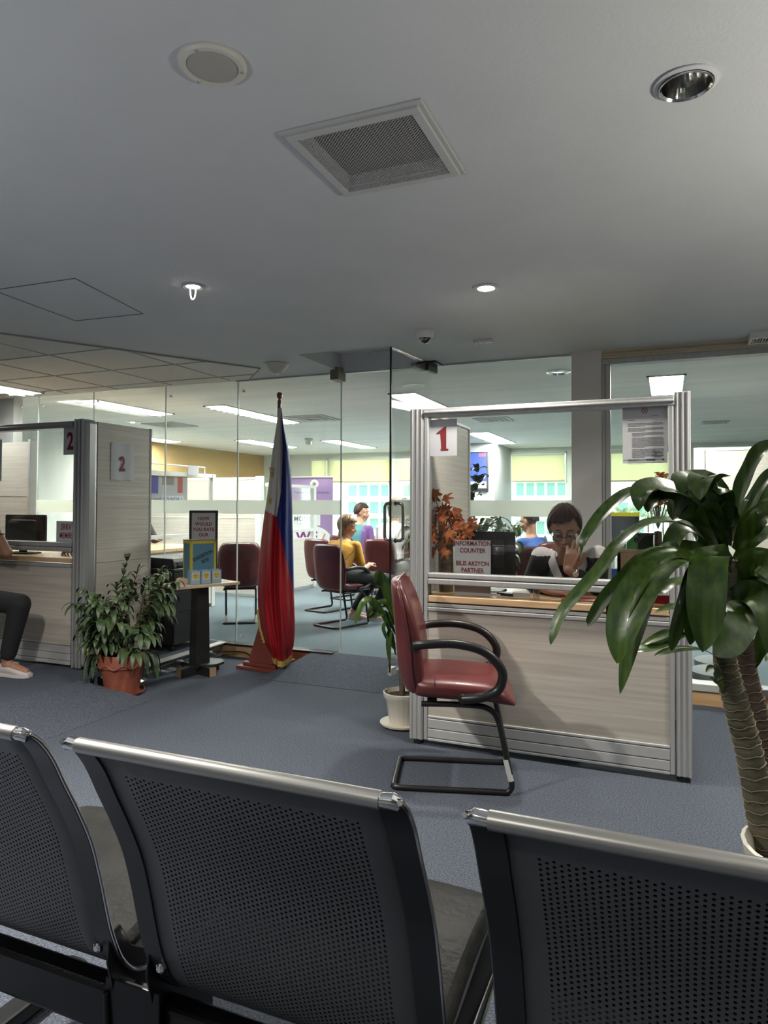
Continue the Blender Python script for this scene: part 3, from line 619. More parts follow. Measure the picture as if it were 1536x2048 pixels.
hole_shade = N.new('ShaderNodeBsdfDiffuse'); hole_shade.inputs[0].default_value = (0.004, 0.004, 0.004, 1)      # black shade painted on the punched wall of each hole
tr = N.new('ShaderNodeBsdfTransparent'); mh = N.new('ShaderNodeMixShader'); mh.inputs[0].default_value = 0.45; L.new(hole_shade.outputs[0], mh.inputs[1]); L.new(tr.outputs[0], mh.inputs[2])
mx = N.new('ShaderNodeMixShader'); L.new(h, mx.inputs[0]); L.new(b.outputs[0], mx.inputs[1]); L.new(mh.outputs[0], mx.inputs[2])
L.new(mx.outputs[0], [n for n in N if n.type == 'OUTPUT_MATERIAL'][0].inputs[0])
DST = mat('dark_steel', (0.05, 0.052, 0.057), 0.33, 0.5)
RAIL = mat('satin_steel_rail', (0.50, 0.49, 0.46), 0.36, 0.9)
CUSH = mat('black_leatherette', (0.014, 0.0135, 0.0125), 0.45, var=0.3, scale=(14, 14, 14), bump=0.25, bscale=45, spec=0.22)
bench = thing('waiting_bench', 'row of grey perforated steel waiting seats seen from behind in the foreground', 'waiting bench', (0, 0, 0))
def seat_unit(x0, x1):
    W = x1-x0; wo = 0.055
    # perforated back and seat sheet
    me_v = []; n = len(BPRO)
    m = MB(); m.sheet(lambda u, v: (x0+wo*0.6+(W-2*wo*0.6)*u, *at_arc(arc[2]+(arc[-1]-arc[2])*v)), 8, 60)
    o = m.obj('seat_back', PM, bench, ang=80)
    me = o.data; uv = me.uv_layers.new(name='UVMap'); idx = {}
    for i in range(9):
        for j in range(61): idx[i*61+j] = (wo*0.6+(W-2*wo*0.6)*i/8, arc[2]+(arc[-1]-arc[2])*j/60)
    for lp in me.loops: uv.data[lp.index].uv = idx[lp.vertex_index]
    me.attributes.new('perf', 'FLOAT', 'POINT').data.foreach_set('value', [1.0]*len(me.vertices))
    md = o.modifiers.new('solid', 'SOLIDIFY'); md.thickness = 0.0016
    # flat side straps folded round the sheet, with their bright edges
    for side in (0, 1):
        xa, xb = (x0, x0+wo*0.72) if side == 0 else (x1-wo*0.72, x1)
        m = MB(); rows = []
        for y, z in BPRO[2:]: rows.append((y, z))
        k = len(rows); vs = []
        for i, (y, z) in enumerate(rows):
            a = rows[max(0, i-1)]; c = rows[min(k-1, i+1)]; tx, tz = c[0]-a[0], c[1]-a[1]; l = math.hypot(tx, tz); ny, nz = -tz/l*-1, -tx/l
            ny, nz = tz/l, -tx/l
            for (xx, off) in ((xa, -0.004), (xb, -0.004), (xb, 0.005), (xa, 0.005)): vs.append(Vector((xx, y-ny*off*-1, z-nz*off*-1)))
        m.loft([vs[4*i:4*i+4] for i in range(k)]); s = m.obj('side_strap', DST, bench, ang=50)
        xe = x0 if side == 0 else x1
        MB().tube([(xe, y, z) for y, z in BPRO[1:]], 0.0035, 8).obj('edge_bead', CHR, s)
    # top roll
    r = MB(); r.tube([(x0+0.028, 0.792, 0.884), (x1-0.028, 0.792, 0.884)], 0.0115, 14); rail = r.obj('top_rail', RAIL, bench)
    for xe, s in ((x0+0.004, 1), (x1-0.004, -1)):
        MB().tube([(xe, 0.795, 0.881), (xe+0.008*s, 0.792, 0.885), (xe+0.024*s, 0.792, 0.884)], [0.009, 0.0105, 0.0095], 12).obj('end_cap', CHR, rail)
    # black pad on the front of the back rest
    sec = []
    for i in range(13):
        q = i/12; y, z = at_arc(0.075+0.27*q); th = 0.030 if 0 < i < 12 else 0.006; off = 0.006; ring = []
        for (u, e) in ((-1, 0), (-0.97, 0.7), (-0.6, 1), (0, 1.05), (0.6, 1), (0.97, 0.7), (1, 0), (0.97, -0.02), (0, -0.02), (-0.97, -0.02)): ring.append(Vector(((x0+x1)/2+u*(W/2-0.045), y+off+th*e, z+(off+th*e)*0.35)))
        sec.append(ring)
    MB().loft(sec).obj('back_cushion', CUSH, bench, ang=60, sub=1)
    # black cushion pad on the seat
    sec = []
    for i in range(15):
        y = 1.02+0.44*i/14; zz = 0.372+0.02*math.sin(math.pi*i/14)+0.03*(i/14)*(1 if i < 13 else 0.7); th = 0.038 if 0 < i < 14 else 0.012
        if i == 0: zz += 0.03
        ring = []
        for (q, e) in ((-1, 0), (-0.97, 1), (-0.6, 1.12), (0, 1.15), (0.6, 1.12), (0.97, 1), (1, 0), (0.97, -0.1), (0, -0.1), (-0.97, -0.1)):
            ring.append(Vector(((x0+x1)/2+q*(W/2-0.02), y, zz+0.004+th*(0.5 if e == 0 else e))))
        sec.append(ring)
    MB().loft(sec).obj('seat_cushion', CUSH, bench, ang=60, sub=1)
    m = MB()
    for k in range(3): m.lathe([(0.005, 0), (0.004, 0.003), (0.001, 0.004)], 10, (x0+0.02, *at_arc(0.30+0.12*k)), M=Matrix.Rotation(R(110), 3, 'X'))
for x0, x1 in ((-1.488, -0.932), (-0.857, -0.303), (-0.222, 0.332)): seat_unit(x0, x1)
BPL = mat('black_beam_paint', (0.006, 0.006, 0.007), 0.3, 0.2)
beam = MB().box(-1.62, 0.45, 1.0, 1.046, 0.264, 0.350).obj('beam', BPL, bench, smooth=False, bevel=0.008)
def bracket(xc):
    """pressed plates that carry two neighbouring seats on the beam"""
    m = MB()
    for dx in (-0.045, 0.045):
        poly = [(0.975, 0.47), (1.00, 0.475), (1.03, 0.42), (1.09, 0.375), (1.30, 0.375), (1.30, 0.345), (1.16, 0.335), (1.16, 0.25), (1.145, 0.215), (1.06, 0.205), (1.02, 0.225), (0.995, 0.27), (0.985, 0.36), (0.97, 0.42)]
        m.prism(poly, 0.006, Matrix(((0, 0, 1, xc+dx-0.003), (1, 0, 0, 0), (0, 1, 0, 0), (0, 0, 0, 1))))
    m.tube([(xc-0.045, 1.02, 0.235), (xc+0.045, 1.02, 0.235)], 0.02, 12)
    m.box(xc-0.062, xc+0.062, 0.984, 0.992, 0.235, 0.385); m.box(xc+0.05, xc+0.135, 0.984, 0.992, 0.225, 0.30); m.tube([(xc-0.058, 0.982, 0.36), (xc-0.052, 0.980, 0.29), (xc-0.03, 0.978, 0.25), (xc+0.0, 0.978, 0.242)], 0.006, 8)
    br = m.obj('bracket', BPL, bench, smooth=False, bevel=0.002)
    for dx, y, z in ((-0.072, 0.978, 0.44), (0.072, 0.978, 0.44), (0.115, 0.984, 0.245), (0.075, 0.984, 0.238)):
        MB().lathe([(0.010, 0), (0.009, 0.006), (0.005, 0.009), (0.001, 0.009)], 14, (xc+dx, y, z), M=Matrix.Rotation(R(90), 3, 'X')).obj('bolt', CHR, br)
    return br
bracket(-0.895); bracket(-0.262)
for x in (-1.45, 0.30):
    m = MB(); m.box(x-0.03, x+0.03, 1.003, 1.043, 0.03, 0.27); m.box(x-0.03, x+0.03, 0.82, 1.40, 0.012, 0.05)
    lg = m.obj('leg', BPL, bench, smooth=False, bevel=0.008)
    for y in (0.86, 1.36): MB().lathe([(0.024, 0), (0.024, 0.012)], 14, (x, y, 0)).obj('foot', CHR, lg)

# ================================================================== red armchairs
def lerp(a, b, t): return a+(b-a)*t
def build_armchair(name, label, M0, hback=0.915, group=None):
    t = thing(name, label, 'armchair', (0, 0, 0), 0, group)
    zs = hback
    # back: loft of plan-view rings from bottom to top
    stn = [(0.405, -0.200, -0.125, 0.17), (0.44, -0.222, -0.118, 0.20), (0.50, -0.242, -0.115, 0.222), (0.58, -0.250, -0.118, 0.232), (0.66, -0.256, -0.126, 0.240), (0.74, -0.264, -0.148, 0.242),
           (0.80, -0.270, -0.170, 0.238), (0.86, -0.276, -0.198, 0.222), (0.895, -0.279, -0.220, 0.196), (0.912, -0.276, -0.238, 0.150)]
    f = (zs-0.405)/(0.912-0.405); rings = []
    for z, xo, xi, hw in stn:
        z = 0.405+(z-0.405)*f; r = []; n = 24
        for k in range(n):
            a = 2*math.pi*k/n; ca, sa = math.cos(a), math.sin(a)
            y = hw*math.copysign(abs(sa)**0.55, sa); q = math.copysign(abs(ca)**0.7, ca)
            cx = (xo+xi)/2; hx = (xi-xo)/2
            curve = 0.035*(y/hw)**2          # wraps round the sitter
            cen = -0.012*(1-(y/hw)**2) if q > 0 else 0
            r.append(Vector((cx+hx*q+curve*0.8+cen, y, z)))
        rings.append(r)
    back = MB().loft(rings).obj('backrest', RED, t, ang=80, sub=1)
    # piping seam round the back shell and two stitched cross seams
    sm = []
    for z, xo, xi, hw in stn[1:]: sm.append((lerp(xo, xi, 0.42)+0.028, 1, 0.405+(z-0.405)*f, hw))
    p = [(x, hw*1.002, z) for x, s, z, hw in sm]+[(x, -hw*1.002, z) for x, s, z, hw in reversed(sm)]
    MB().tube(bez(p, 3), 0.0042, 6).obj('piping', RED, back)
    # seat
    rings = []
    for i in range(17):
        u = i/16; x = -0.165+0.455*u
        hw = 0.232*(1-0.18*max(0, (u-0.80)/0.2)**2)*(1-0.10*max(0, (0.15-u)/0.15))
        top = 0.505-0.012*math.sin(math.pi*u*0.9)+0.012*math.sin(math.pi*min(1, u*1.3))-0.115*max(0, (u-0.72)/0.28)**2.2
        bot = 0.405-0.010*math.sin(math.pi*u)-0.03*max(0, (u-0.65)/0.35)+(0.02*max(0, (u-0.93)/0.07))
        if i == 16: top = 0.395; bot = 0.375
        r = []; n = 24
        for k in range(n):
            a = 2*math.pi*k/n; ca, sa = math.cos(a), math.sin(a); y = hw*math.copysign(abs(ca)**0.5, ca)
            z = (top+bot)/2+(top-bot)/2*math.copysign(abs(sa)**0.75, sa)
            r.append(Vector((x, y, z)))
        rings.append(r)
    seat = MB().loft(rings).obj('seat', RED, t, ang=80, sub=1)
    sx = -0.065; MB().tube(bez([(sx, -0.226, 0.462), (sx, -0.214, 0.490), (sx, -0.12, 0.5015), (sx, 0, 0.503), (sx, 0.12, 0.5015), (sx, 0.214, 0.490), (sx, 0.226, 0.462)], 3), 0.003, 6).obj('seam', mat('dark_seam', (0.09, 0.015, 0.016), 0.6), seat)
    pts = [(-0.150, 0.645), (-0.10, 0.654), (0.006, 0.660), (0.10, 0.646), (0.160, 0.620), (0.203, 0.578), (0.222, 0.532), (0.205, 0.474), (0.160, 0.446), (0.115, 0.434), (0.055, 0.424)]
    for s in (-1, 1):
        q = bez([(x, s*(0.236 if k in (0, len(pts)-1) else 0.252), z) for k, (x, z) in enumerate(pts)], 5)
        arm = MB().tube(q, 0.0185, 12, flat=(1.0, 1.15)).obj('armrest', BLKM, t)
        for e in (0, -1): MB().lathe([(0.019, -0.012), (0.021, -0.008), (0.021, 0.008), (0.019, 0.012)], 14, q[e], M=Matrix.Rotation(R(90), 3, 'X')).obj('end_cap', BLK, arm)
    hw = 0.175
    side = lambda s: [(-0.125, s*hw, 0.380), (-0.02, s*hw, 0.382), (0.11, s*hw, 0.380), (0.165, s*hw, 0.368), (0.20, s*hw, 0.335), (0.222, s*hw, 0.26), (0.245, s*hw, 0.15), (0.262, s*hw, 0.07), (0.264, s*hw, 0.035), (0.245, s*hw, 0.014), (0.20, s*hw, 0.013), (0.0, s*hw, 0.013), (-0.215, s*hw, 0.013)]
    a = side(1); c = list(reversed(side(-1)))
    fr = MB().tube(bez(a+[(-0.245, hw*0.93, 0.013), (-0.250, hw*0.8, 0.013)]+[(-0.250, -hw*0.8, 0.013), (-0.245, -hw*0.93, 0.013)]+c, 4), 0.0125, 12).obj('sled_frame', BLKM, t)
    m = MB()
    for x in (-0.08, 0.09): m.box(x-0.02, x+0.02, -hw, hw, 0.372, 0.400)
    m.obj('seat_bracket', BLKM, fr, smooth=False)
    return t
ch0 = build_armchair('red_armchair', 'oxblood red armchair facing right in front of the information counter', None)
ch0.location = (-0.93, 3.06, 0); ch0.rotation_euler = (0, 0, R(16))
m = MB(); m.box(0.249, 0.262, -0.1895, -0.1875, 0.08, 0.16); 
st = MB().tube([(0.240, -0.1765, 0.155), (0.262, -0.1765, 0.065)], 0.0132, 10).obj('worn_patch', mat('bare_scratched_metal', (0.55, 0.55, 0.53), 0.5), ch0)
def spot(px, y): p = aty(px, 1010, y); return (p.x, y, 0.1)
chairs = [((-2.90, 5.93, 0.1), R(70), 'red armchair with its back turned, in which the person in yellow sits'),
          ((-3.44, 6.72, 0.1), R(74), 'empty red armchair just right of the flag, back turned'),
          (spot(482, 5.75), R(122), 'red armchair left of the flag turned to the far counter'),
          (spot(776, 7.0), R(80), 'red armchair under the door handle, behind the potted plant'),
          (spot(1070, 6.35), R(100), 'dull red armchair behind the seated clerk'),]
for i, (l, rz, lb) in enumerate(chairs): dup(ch0, l, rz, lb, 'red armchairs beyond the glass', 0.85)
for o in list(COL.objects):
    if o.name.startswith('worn_patch.'): bpy.data.objects.remove(o)

# ================================================================== flag on its stand
MAR = mat('maroon_stand_paint', (0.17, 0.042, 0.032), 0.35, coat=0.3)
stand = thing('flag_stand', 'stepped maroon wooden flag stand on the sunken carpet', 'flag stand', (-2.845, 4.575, 0), R(-6))
m = MB(); m.box(-0.19, 0.19, -0.17, 0.17, 0, 0.024); m.obj('base_plate', MAR, stand, smooth=False, bevel=0.004)
m = MB(); m.box(-0.155, 0.155, -0.135, 0.135, 0.024, 0.05); m.obj('upper_plate', MAR, stand, smooth=False, bevel=0.004)
m = MB(); m.loft([[Vector((x*a, y*a, z)) for x, y in ((-1, -1), (1, -1), (1, 1), (-1, 1))] for a, z in ((0.115, 0.05), (0.095, 0.15), (0.06, 0.32), (0.038, 0.44))]); m.obj('pedestal', MAR, stand, smooth=False, bevel=0.003)
fl = thing('flag', 'draped national flag of blue, white and red with gold fringe on a pole', 'flag', (-2.845, 4.575, 0))
FO = fl.location
ptop = aty(559, 800, 4.52)-FO
POLE = mat('pole_varnish', (0.16, 0.05, 0.035), 0.3, coat=0.4)
MB().tube([(0, 0, 0.40), ptop], 0.0135, 14).obj('pole', POLE, fl)
MB().lathe([(0.010, -0.03), (0.016, -0.025), (0.016, -0.012), (0.010, -0.008), (0.008, 0.006), (0.016, 0.014), (0.0225, 0.03), (0.0215, 0.045), (0.012, 0.058), (0.001, 0.061)], 24, ptop).obj('finial', POLE, fl)
YP = 4.50
LP = [(556, 816), (553, 850), (545, 900), (540, 945), (535, 985), (527, 1040), (521, 1090), (518, 1120), (515, 1175), (516, 1215), (521, 1255), (531, 1290), (545, 1318)]
RP = [(563, 816), (568, 850), (578, 900), (582, 945), (584, 985), (585, 1040), (586, 1080), (587, 1120), (588, 1190), (590, 1240), (590, 1262), (588, 1290), (584, 1302)]
def poly_at(P, y):
    if y <= P[0][1]: return P[0][0]
    for a, b in zip(P, P[1:]):
        if y <= b[1]: return a[0]+(b[0]-a[0])*(y-a[1])/(b[1]-a[1])
    return P[-1][0]
def zrow(y): return aty(560, y, YP).z
NV, NU = 150, 84
blue_white = [(562, 816), (565, 900), (564, 950), (562, 985), (553, 1034)]; red_blue = [(553, 1034), (565, 1085), (575, 1130), (583, 1162), (588, 1188)]; white_red = [(524, 1018), (532, 1020), (553, 1034)]
def cloth_pt(u, y, front=True):
    yy = y + (13*math.sin(math.pi*min(1, u*1.0))*(1 if y > 1250 else 0))*(max(0, (y-1250)/60))
    pxl = poly_at(LP, y)+(poly_at(RP, y)-poly_at(LP, y))*u; w_ = (poly_at(RP, y)-poly_at(LP, y))
    hw = w_*0.0019; s = math.sin(math.pi*u)
    fold = 0.034*math.sin(4.2*math.pi*u+0.006*(y-900))*min(1, (y-800)/220)+0.016*math.sin(9*math.pi*u-0.010*y)*min(1, (y-800)/300)
    d = 1.05*hw*math.sqrt(max(0, s))
    return aty(pxl, yy, YP+((-(d)+fold*s) if front else (d*0.8+fold*s*0.5)))-FO
def colour(u, y):
    px_ = poly_at(LP, y)+(poly_at(RP, y)-poly_at(LP, y))*u
    if y < 1034:
        if px_ > poly_at(blue_white, y): return 1
        xs = px_; yb = 1018 if xs < 527 else 1018+(xs-527)/26*16
        return 2 if y > yb else 0
    return 1 if y < 1189 and px_ > poly_at(red_blue, y) else 2
m = MB(); rows = []
for j in range(NV+1):
    y = 816+(1316-816)*j/NV
    for i in range(NU): rows.append(cloth_pt(i/(NU-1), y, True))
    for i in range(NU-2, 0, -1): rows.append(cloth_pt(i/(NU-1), y, False))
K = 2*NU-2; fs = []; ms = []
for j in range(NV):
    y = 816+500*(j+0.5)/NV
    for i in range(K):
        i2 = (i+1) % K; fs.append((j*K+i, j*K+i2, (j+1)*K+i2, (j+1)*K+i)); u = (i+0.5)/(NU-1) if i < NU-1 else 1-(i-NU+1.5)/(NU-1); ms.append(colour(min(1, max(0, u)), y))
m.v = [tuple(v) for v in rows]; m.f = fs; m.mi = ms
FW_ = mat('flag_white', (0.50, 0.48, 0.46), 0.7); FB_ = mat('flag_blue', (0.010, 0.022, 0.14), 0.55, spec=0.25); FR_ = mat('flag_red', (0.30, 0.012, 0.018), 0.5, spec=0.25)
m.obj('cloth', [FW_, FB_, FR_], fl, ang=180)
GOLD = mat('gold_fringe', (0.42, 0.29, 0.05), 0.6, scale=(200, 200, 30), col2=(0.60, 0.47, 0.14))
m = MB(); pth = [(0.0, y) for y in range(1218, 1318, 3)]+[(i/14, 1316) for i in range(15)]
vs = []
for i, (u, y) in enumerate(pth):
    p = cloth_pt(u, y, True); p.y -= 0.006
    nx = Vector((0.030, 0, 0.0)) if u == 0 and y < 1300 else Vector((0.004, 0, 0.040)); jag = 0.004*math.sin(i*2.3)
    vs.append((p, nx, jag))
m.loft([[p-nx*0.35+Vector((-jag, -0.004, -jag)), p+nx*0.75+Vector((0, -0.006, 0)), p+nx*0.75+Vector((0, 0.002, 0)), p-nx*0.35+Vector((-jag, 0.008, -jag))] for p, nx, jag in vs]); m.obj('fringe', GOLD, fl, ang=60)
SG = mat('flag_gold', (0.48, 0.30, 0.06), 0.6)
def star(cx, cy, r, name, n=5, inner=0.42, rot=0.0):
    m = MB(); u = (cx-poly_at(LP, cy))/(poly_at(RP, cy)-poly_at(LP, cy)); c3 = cloth_pt(u, cy)+Vector((0.004, -0.011, 0))
    p = []
    for k in range(2*n): a = math.pi/2+rot+math.pi*k/n; rr = r if k % 2 == 0 else r*inner; p.append((rr*math.cos(a)*0.85, rr*math.sin(a)))
    m.prism(p, 0.003, Matrix.Translation(c3) @ Matrix.Rotation(R(-22), 4, 'Z') @ RX); m.obj(name, SG, fl, smooth=False)
star(541, 1001, 0.036, 'star', rot=0.15)
m = MB(); c3 = cloth_pt(0.13, 944)+Vector((0.003, -0.009, 0))
for k in range(5): m.tube([c3+Vector((-0.025+0.004*k, -0.012+0.002*k, 0.03-0.016*k)), c3+Vector((0.03-0.003*k, -0.006, 0.024-0.016*k))], 0.0045, 6)
m.obj('sun_emblem', SG, fl)

# ================================================================== suggestion table and what stands on it
tb = thing('pedestal_table', 'small wood-topped black pedestal table beside the flag', 'table', (-3.21, 4.19, 0), R(66))
PLY = mat('pale_plywood', (0.58, 0.44, 0.30), 0.5, scale=(3, 30, 30), col2=(0.68, 0.54, 0.40))
BLKW = mat('black_stained_wood', (0.014, 0.014, 0.015), 0.5)
Bx('tabletop', -0.255, 0.255, -0.14, 0.14, 0.648, 0.668, PLY, tb, 0.002)
m = MB(); m.loft([[Vector((x*a, y*a, z)) for x, y in ((-1, -1), (1, -1), (1, 1), (-1, 1))] for a, z in ((0.056, 0.05), (0.046, 0.648))]); m.obj('column', BLKW, tb, smooth=False, bevel=0.002)
def foot_board(nm, a, l0, l1):
    Mx = Matrix.Rotation(a, 4, 'Z')
    o = MB().box(l0, l1, -0.03, 0.03, 0.0, 0.065, M=Mx).obj(nm, BLKW, tb, smooth=False, bevel=0.002)
    for e in (l0-0.001, l1-0.0005): MB().box(e, e+0.0015, -0.028, 0.028, 0.002, 0.063, M=Mx).obj('raw_end', mat('raw_board_end', (0.40, 0.27, 0.15), 0.7), o, smooth=False)
foot_board('foot_board', R(8), -0.18, 0.16); foot_board('foot_board', R(98), -0.16, 0.18)
MB().lathe([(0.12, 0.065), (0.12, 0.082)], 8, (0.06, -0.02, 0)).obj('base_disc', BLKW, tb, smooth=False)
TX = aty(400, 1150, 4.20)
def ontable(px, py): p = atz(px, py, 0.668); return p
TEAL = mat('blue_card', (0.10, 0.24, 0.33), 0.7); YELC = mat('yellow_tape', (0.55, 0.48, 0.06), 0.6); LBL = mat('pale_blue_card', (0.30, 0.44, 0.53), 0.7)
bc = ontable(407, 1167)+Vector((-0.100, 0.083, 0)); sb = thing('suggestion_box', 'blue box edged in yellow tape lettered suggestion box', 'suggestion box', bc, R(60))
bw, bd, bh = 0.10, 0.07, 0.312
Bx('body', -bw, bw, -bd, bd, 0, bh, TEAL, sb)
m = MB()
for x0, x1 in ((-bw-0.001, -bw+0.018), (bw-0.018, bw+0.001)): m.box(x0, x1, -bd-0.0012, -bd, 0, bh)
m.box(-bw, bw, -bd-0.0012, -bd, bh-0.022, bh)
for y0, y1 in ((-bd-0.001, -bd+0.016), (bd-0.016, bd+0.001)): m.box(-bw-0.0012, -bw, y0, y1, 0, bh)
m.box(-bw-0.0012, -bw, -bd, bd, bh-0.02, bh)
m.obj('tape_edging', YELC, sb, smooth=False)
Bx('lid', -bw-0.003, bw+0.003, -bd-0.003, bd+0.003, bh, bh+0.006, mat('brown_card', (0.27, 0.20, 0.12), 0.7), sb)
TI = Matrix.Translation((0.0, -bd-0.002, 0.19)) @ RX @ Matrix.Rotation(R(22), 4, 'Z')
text('lettering', 'SUGGESTION', 0.036, TI @ Matrix.Translation((0, 0.012, 0)), INKK, sb, 0.022, sx=0.76)
text('lettering', 'BOX', 0.036, TI @ Matrix.Translation((0.004, -0.030, 0)), INKK, sb, 0.022, sx=0.8)
FACE = [mat('smiley_gold', (0.62, 0.45, 0.05), 0.6)]
for k, (px_, mood) in enumerate(((391, -1), (412, 0), (433, 1))):
    p = ontable(px_, 1169-1.5*k); nm = ['left one, frowning face', 'middle one, level-mouthed face', 'right one, grinning face'][k]
    b = thing('rating_box', 'pale blue card box on the table, ' + nm, 'rating box', (p.x-0.030, p.y+0.022, 0.668), R(54), 'rating boxes')
    m = MB(); s = 0.037; hh = 0.098
    for x0, x1, y0, y1 in ((-s, s, -s, -s+0.003), (-s, s, s-0.003, s), (-s, -s+0.003, -s, s), (s-0.003, s, -s, s)): m.box(x0, x1, y0, y1, 0, hh)
    m.box(-s, s, -s, s, 0, 0.003); m.obj('body', LBL, b, smooth=False)
    Bx('label', -0.026, 0.026, -s-0.0012, -s, 0.030, 0.088, PAPER, b)
    Mf = Matrix.Translation((0, -s-0.0013, 0.059)) @ RX
    MB().prism([(0.021*math.cos(2*math.pi*i/24), 0.021*math.sin(2*math.pi*i/24)) for i in range(24)], 0.0006, Mf).obj('face', FACE[0], b, smooth=False)
    e = MB()
    for sx in (-1, 1): e.prism([(sx*0.008+0.0035*math.cos(i), 0.006+0.0045*math.sin(i)) for i in [x*0.785 for x in range(8)]], 0.0012, Mf)
    arcp = [(-0.011+0.022*i/8, -0.008-mood*0.005*(1-((i-4)/4)**2)) for i in range(9)]
    e.prism(arcp+[(x, z-0.003) for x, z in reversed(arcp)], 0.0012, Mf); e.obj('features', INKK, b, smooth=False)
fb = aty(407, 1080, 4.40)
sf = thing('framed_sign', 'black framed sign asking how would you rate our, behind the suggestion box', 'framed sign', (fb.x, 4.40, 0.668), R(34)); hw = 0.108; z0, z1 = 0.0, 0.535
m = MB(); fr = 0.018
for x0, x1, a, b_ in ((-hw, -hw+fr, z0, z1), (hw-fr, hw, z0, z1), (-hw, hw, z1-fr, z1), (-hw, hw, z0, z0+fr)): m.box(x0, x1, -0.012, 0.012, a, b_)
m.obj('frame', BLK, sf, smooth=False, bevel=0.002); Bx('sheet', -hw+fr, hw-fr, -0.004, 0.0, z0+fr, z1-fr, PAPER, sf)
for k, s in enumerate(('HOW', 'WOULD', 'YOU RATE', 'OUR')): text('lettering', s, 0.037, Matrix.Translation((0, -0.0052, z1-0.065-0.042*k)) @ RX, INKR, sf, 0.02, sx=0.92)
p = ontable(363, 1166)
cb = thing('card_tray', 'little plywood tray on the left corner of the pedestal table', 'tray', (p.x+0.005, p.y+0.03, 0.668), R(20))
m = MB(); m.box(-0.05, 0.05, -0.035, 0.035, 0, 0.006); m.box(-0.05, 0.05, -0.035, -0.029, 0.006, 0.034); m.box(-0.05, 0.05, 0.029, 0.035, 0.006, 0.034); m.box(-0.05, -0.044, -0.029, 0.029, 0.006, 0.034); m.box(0.044, 0.05, -0.029, 0.029, 0.006, 0.034)
m.obj('tray', PLY, cb, smooth=False); Bx('cards', -0.042, 0.042, -0.027, 0.027, 0.006, 0.028, mat('yellow_cards', (0.55, 0.45, 0.20), 0.7), cb)
p = ontable(448, 1162); tag(Bx('paper_slip', -0.045, 0.045, -0.03, 0.03, 0, 0.003, PAPER, None, 0, Matrix.Translation((p.x, p.y, 0.668)) @ Matrix.Rotation(R(25), 4, 'Z')), 'white paper slips lying at the right end of the pedestal table', 'paper')

# black pedestal drawer unit with a printer on it
cx = -3.55
cab = thing('drawer_cabinet', 'black mobile drawer cabinet between booth two and the glass', 'cabinet', (cx, 4.385, 0.1))
Bx('body', -0.42, 0, -0.085, 0.34, 0.055, 0.62, BLKM, cab, 0.004); Bx('top', -0.425, 0.012, -0.09, 0.345, 0.62, 0.645, BLK, cab, 0.004)
for k, (z0, z1) in enumerate(((0.06, 0.30), (0.305, 0.46), (0.465, 0.612))):
    d = Bx('drawer', 0.0, 0.008, -0.08, 0.335, z0, z1, BLKM, cab, 0.002); Bx('handle', 0.008, 0.018, 0.28, 0.32, z1-0.05, z1-0.035, CHR if k == 1 else BLK, d)
for x in (-0.36, -0.05):
    for y in (-0.05, 0.30): MB().lathe([(0.024, -0.012), (0.027, 0), (0.024, 0.012)], 16, (x, y, 0.027), M=Matrix.Rotation(R(90), 3, 'X')).obj('caster', BLK, cab)
pr = thing('printer', 'low black printer on top of the drawer cabinet', 'printer', (cx-0.2, 4.50, 0.745))
m = MB(); m.prism([(-0.16, 0), (0.17, 0), (0.16, 0.05), (0.15, 0.075), (-0.16, 0.085)], 0.30, Matrix.Translation((0, 0.15, 0)) @ RX); m.obj('body', BLK, pr, smooth=False, bevel=0.006)
Bx('paper_tray', 0.155, 0.19, -0.11, 0.11, 0.012, 0.02, BLKM, pr); Bx('tray_slot', 0.145, 0.168, -0.11, 0.11, 0.025, 0.045, mat('slot_grey', (0.05, 0.05, 0.05), 0.5), pr)
# ================================================================== plants
SOIL = mat('potting_soil', (0.035, 0.024, 0.018), 0.95, var=0.4, scale=(60, 60, 60), bump=0.8, bscale=90)
TERR = mat('terracotta', (0.24, 0.068, 0.038), 0.6, var=0.12, scale=(10, 10, 10), bump=0.1)
WPOT = mat('cream_pot_plastic', (0.62, 0.58, 0.50), 0.45)
LEAFD = mat('glossy_dracaena_leaf', (0.020, 0.056, 0.007), 0.36, scale=(45, 45, 3), col2=(0.078, 0.142, 0.017), coat=0.06, lo=0.35, hi=0.7, bump=0.15, bscale=30)
LEAFS = mat('shrub_leaf', (0.030, 0.056, 0.022), 0.42, scale=(7, 7, 7), col2=(0.075, 0.12, 0.04))
LEAFY = mat('young_leaf', (0.16, 0.22, 0.06), 0.45, var=0.2)
LEAFV = mat('variegated_leaf', (0.07, 0.11, 0.035), 0.45, scale=(25, 25, 8), col2=(0.30, 0.33, 0.14))
STEM = mat('green_stem', (0.08, 0.075, 0.035), 0.6); BARK = mat('dracaena_bark', (0.060, 0.058, 0.032), 0.8, scale=(10, 10, 40), col2=(0.13, 0.115, 0.075), bump=0.5, bscale=40)
BARK2 = mat('dracaena_bark_brown', (0.055, 0.036, 0.028), 0.8, scale=(10, 10, 40), col2=(0.11, 0.075, 0.056), bump=0.5, bscale=40)
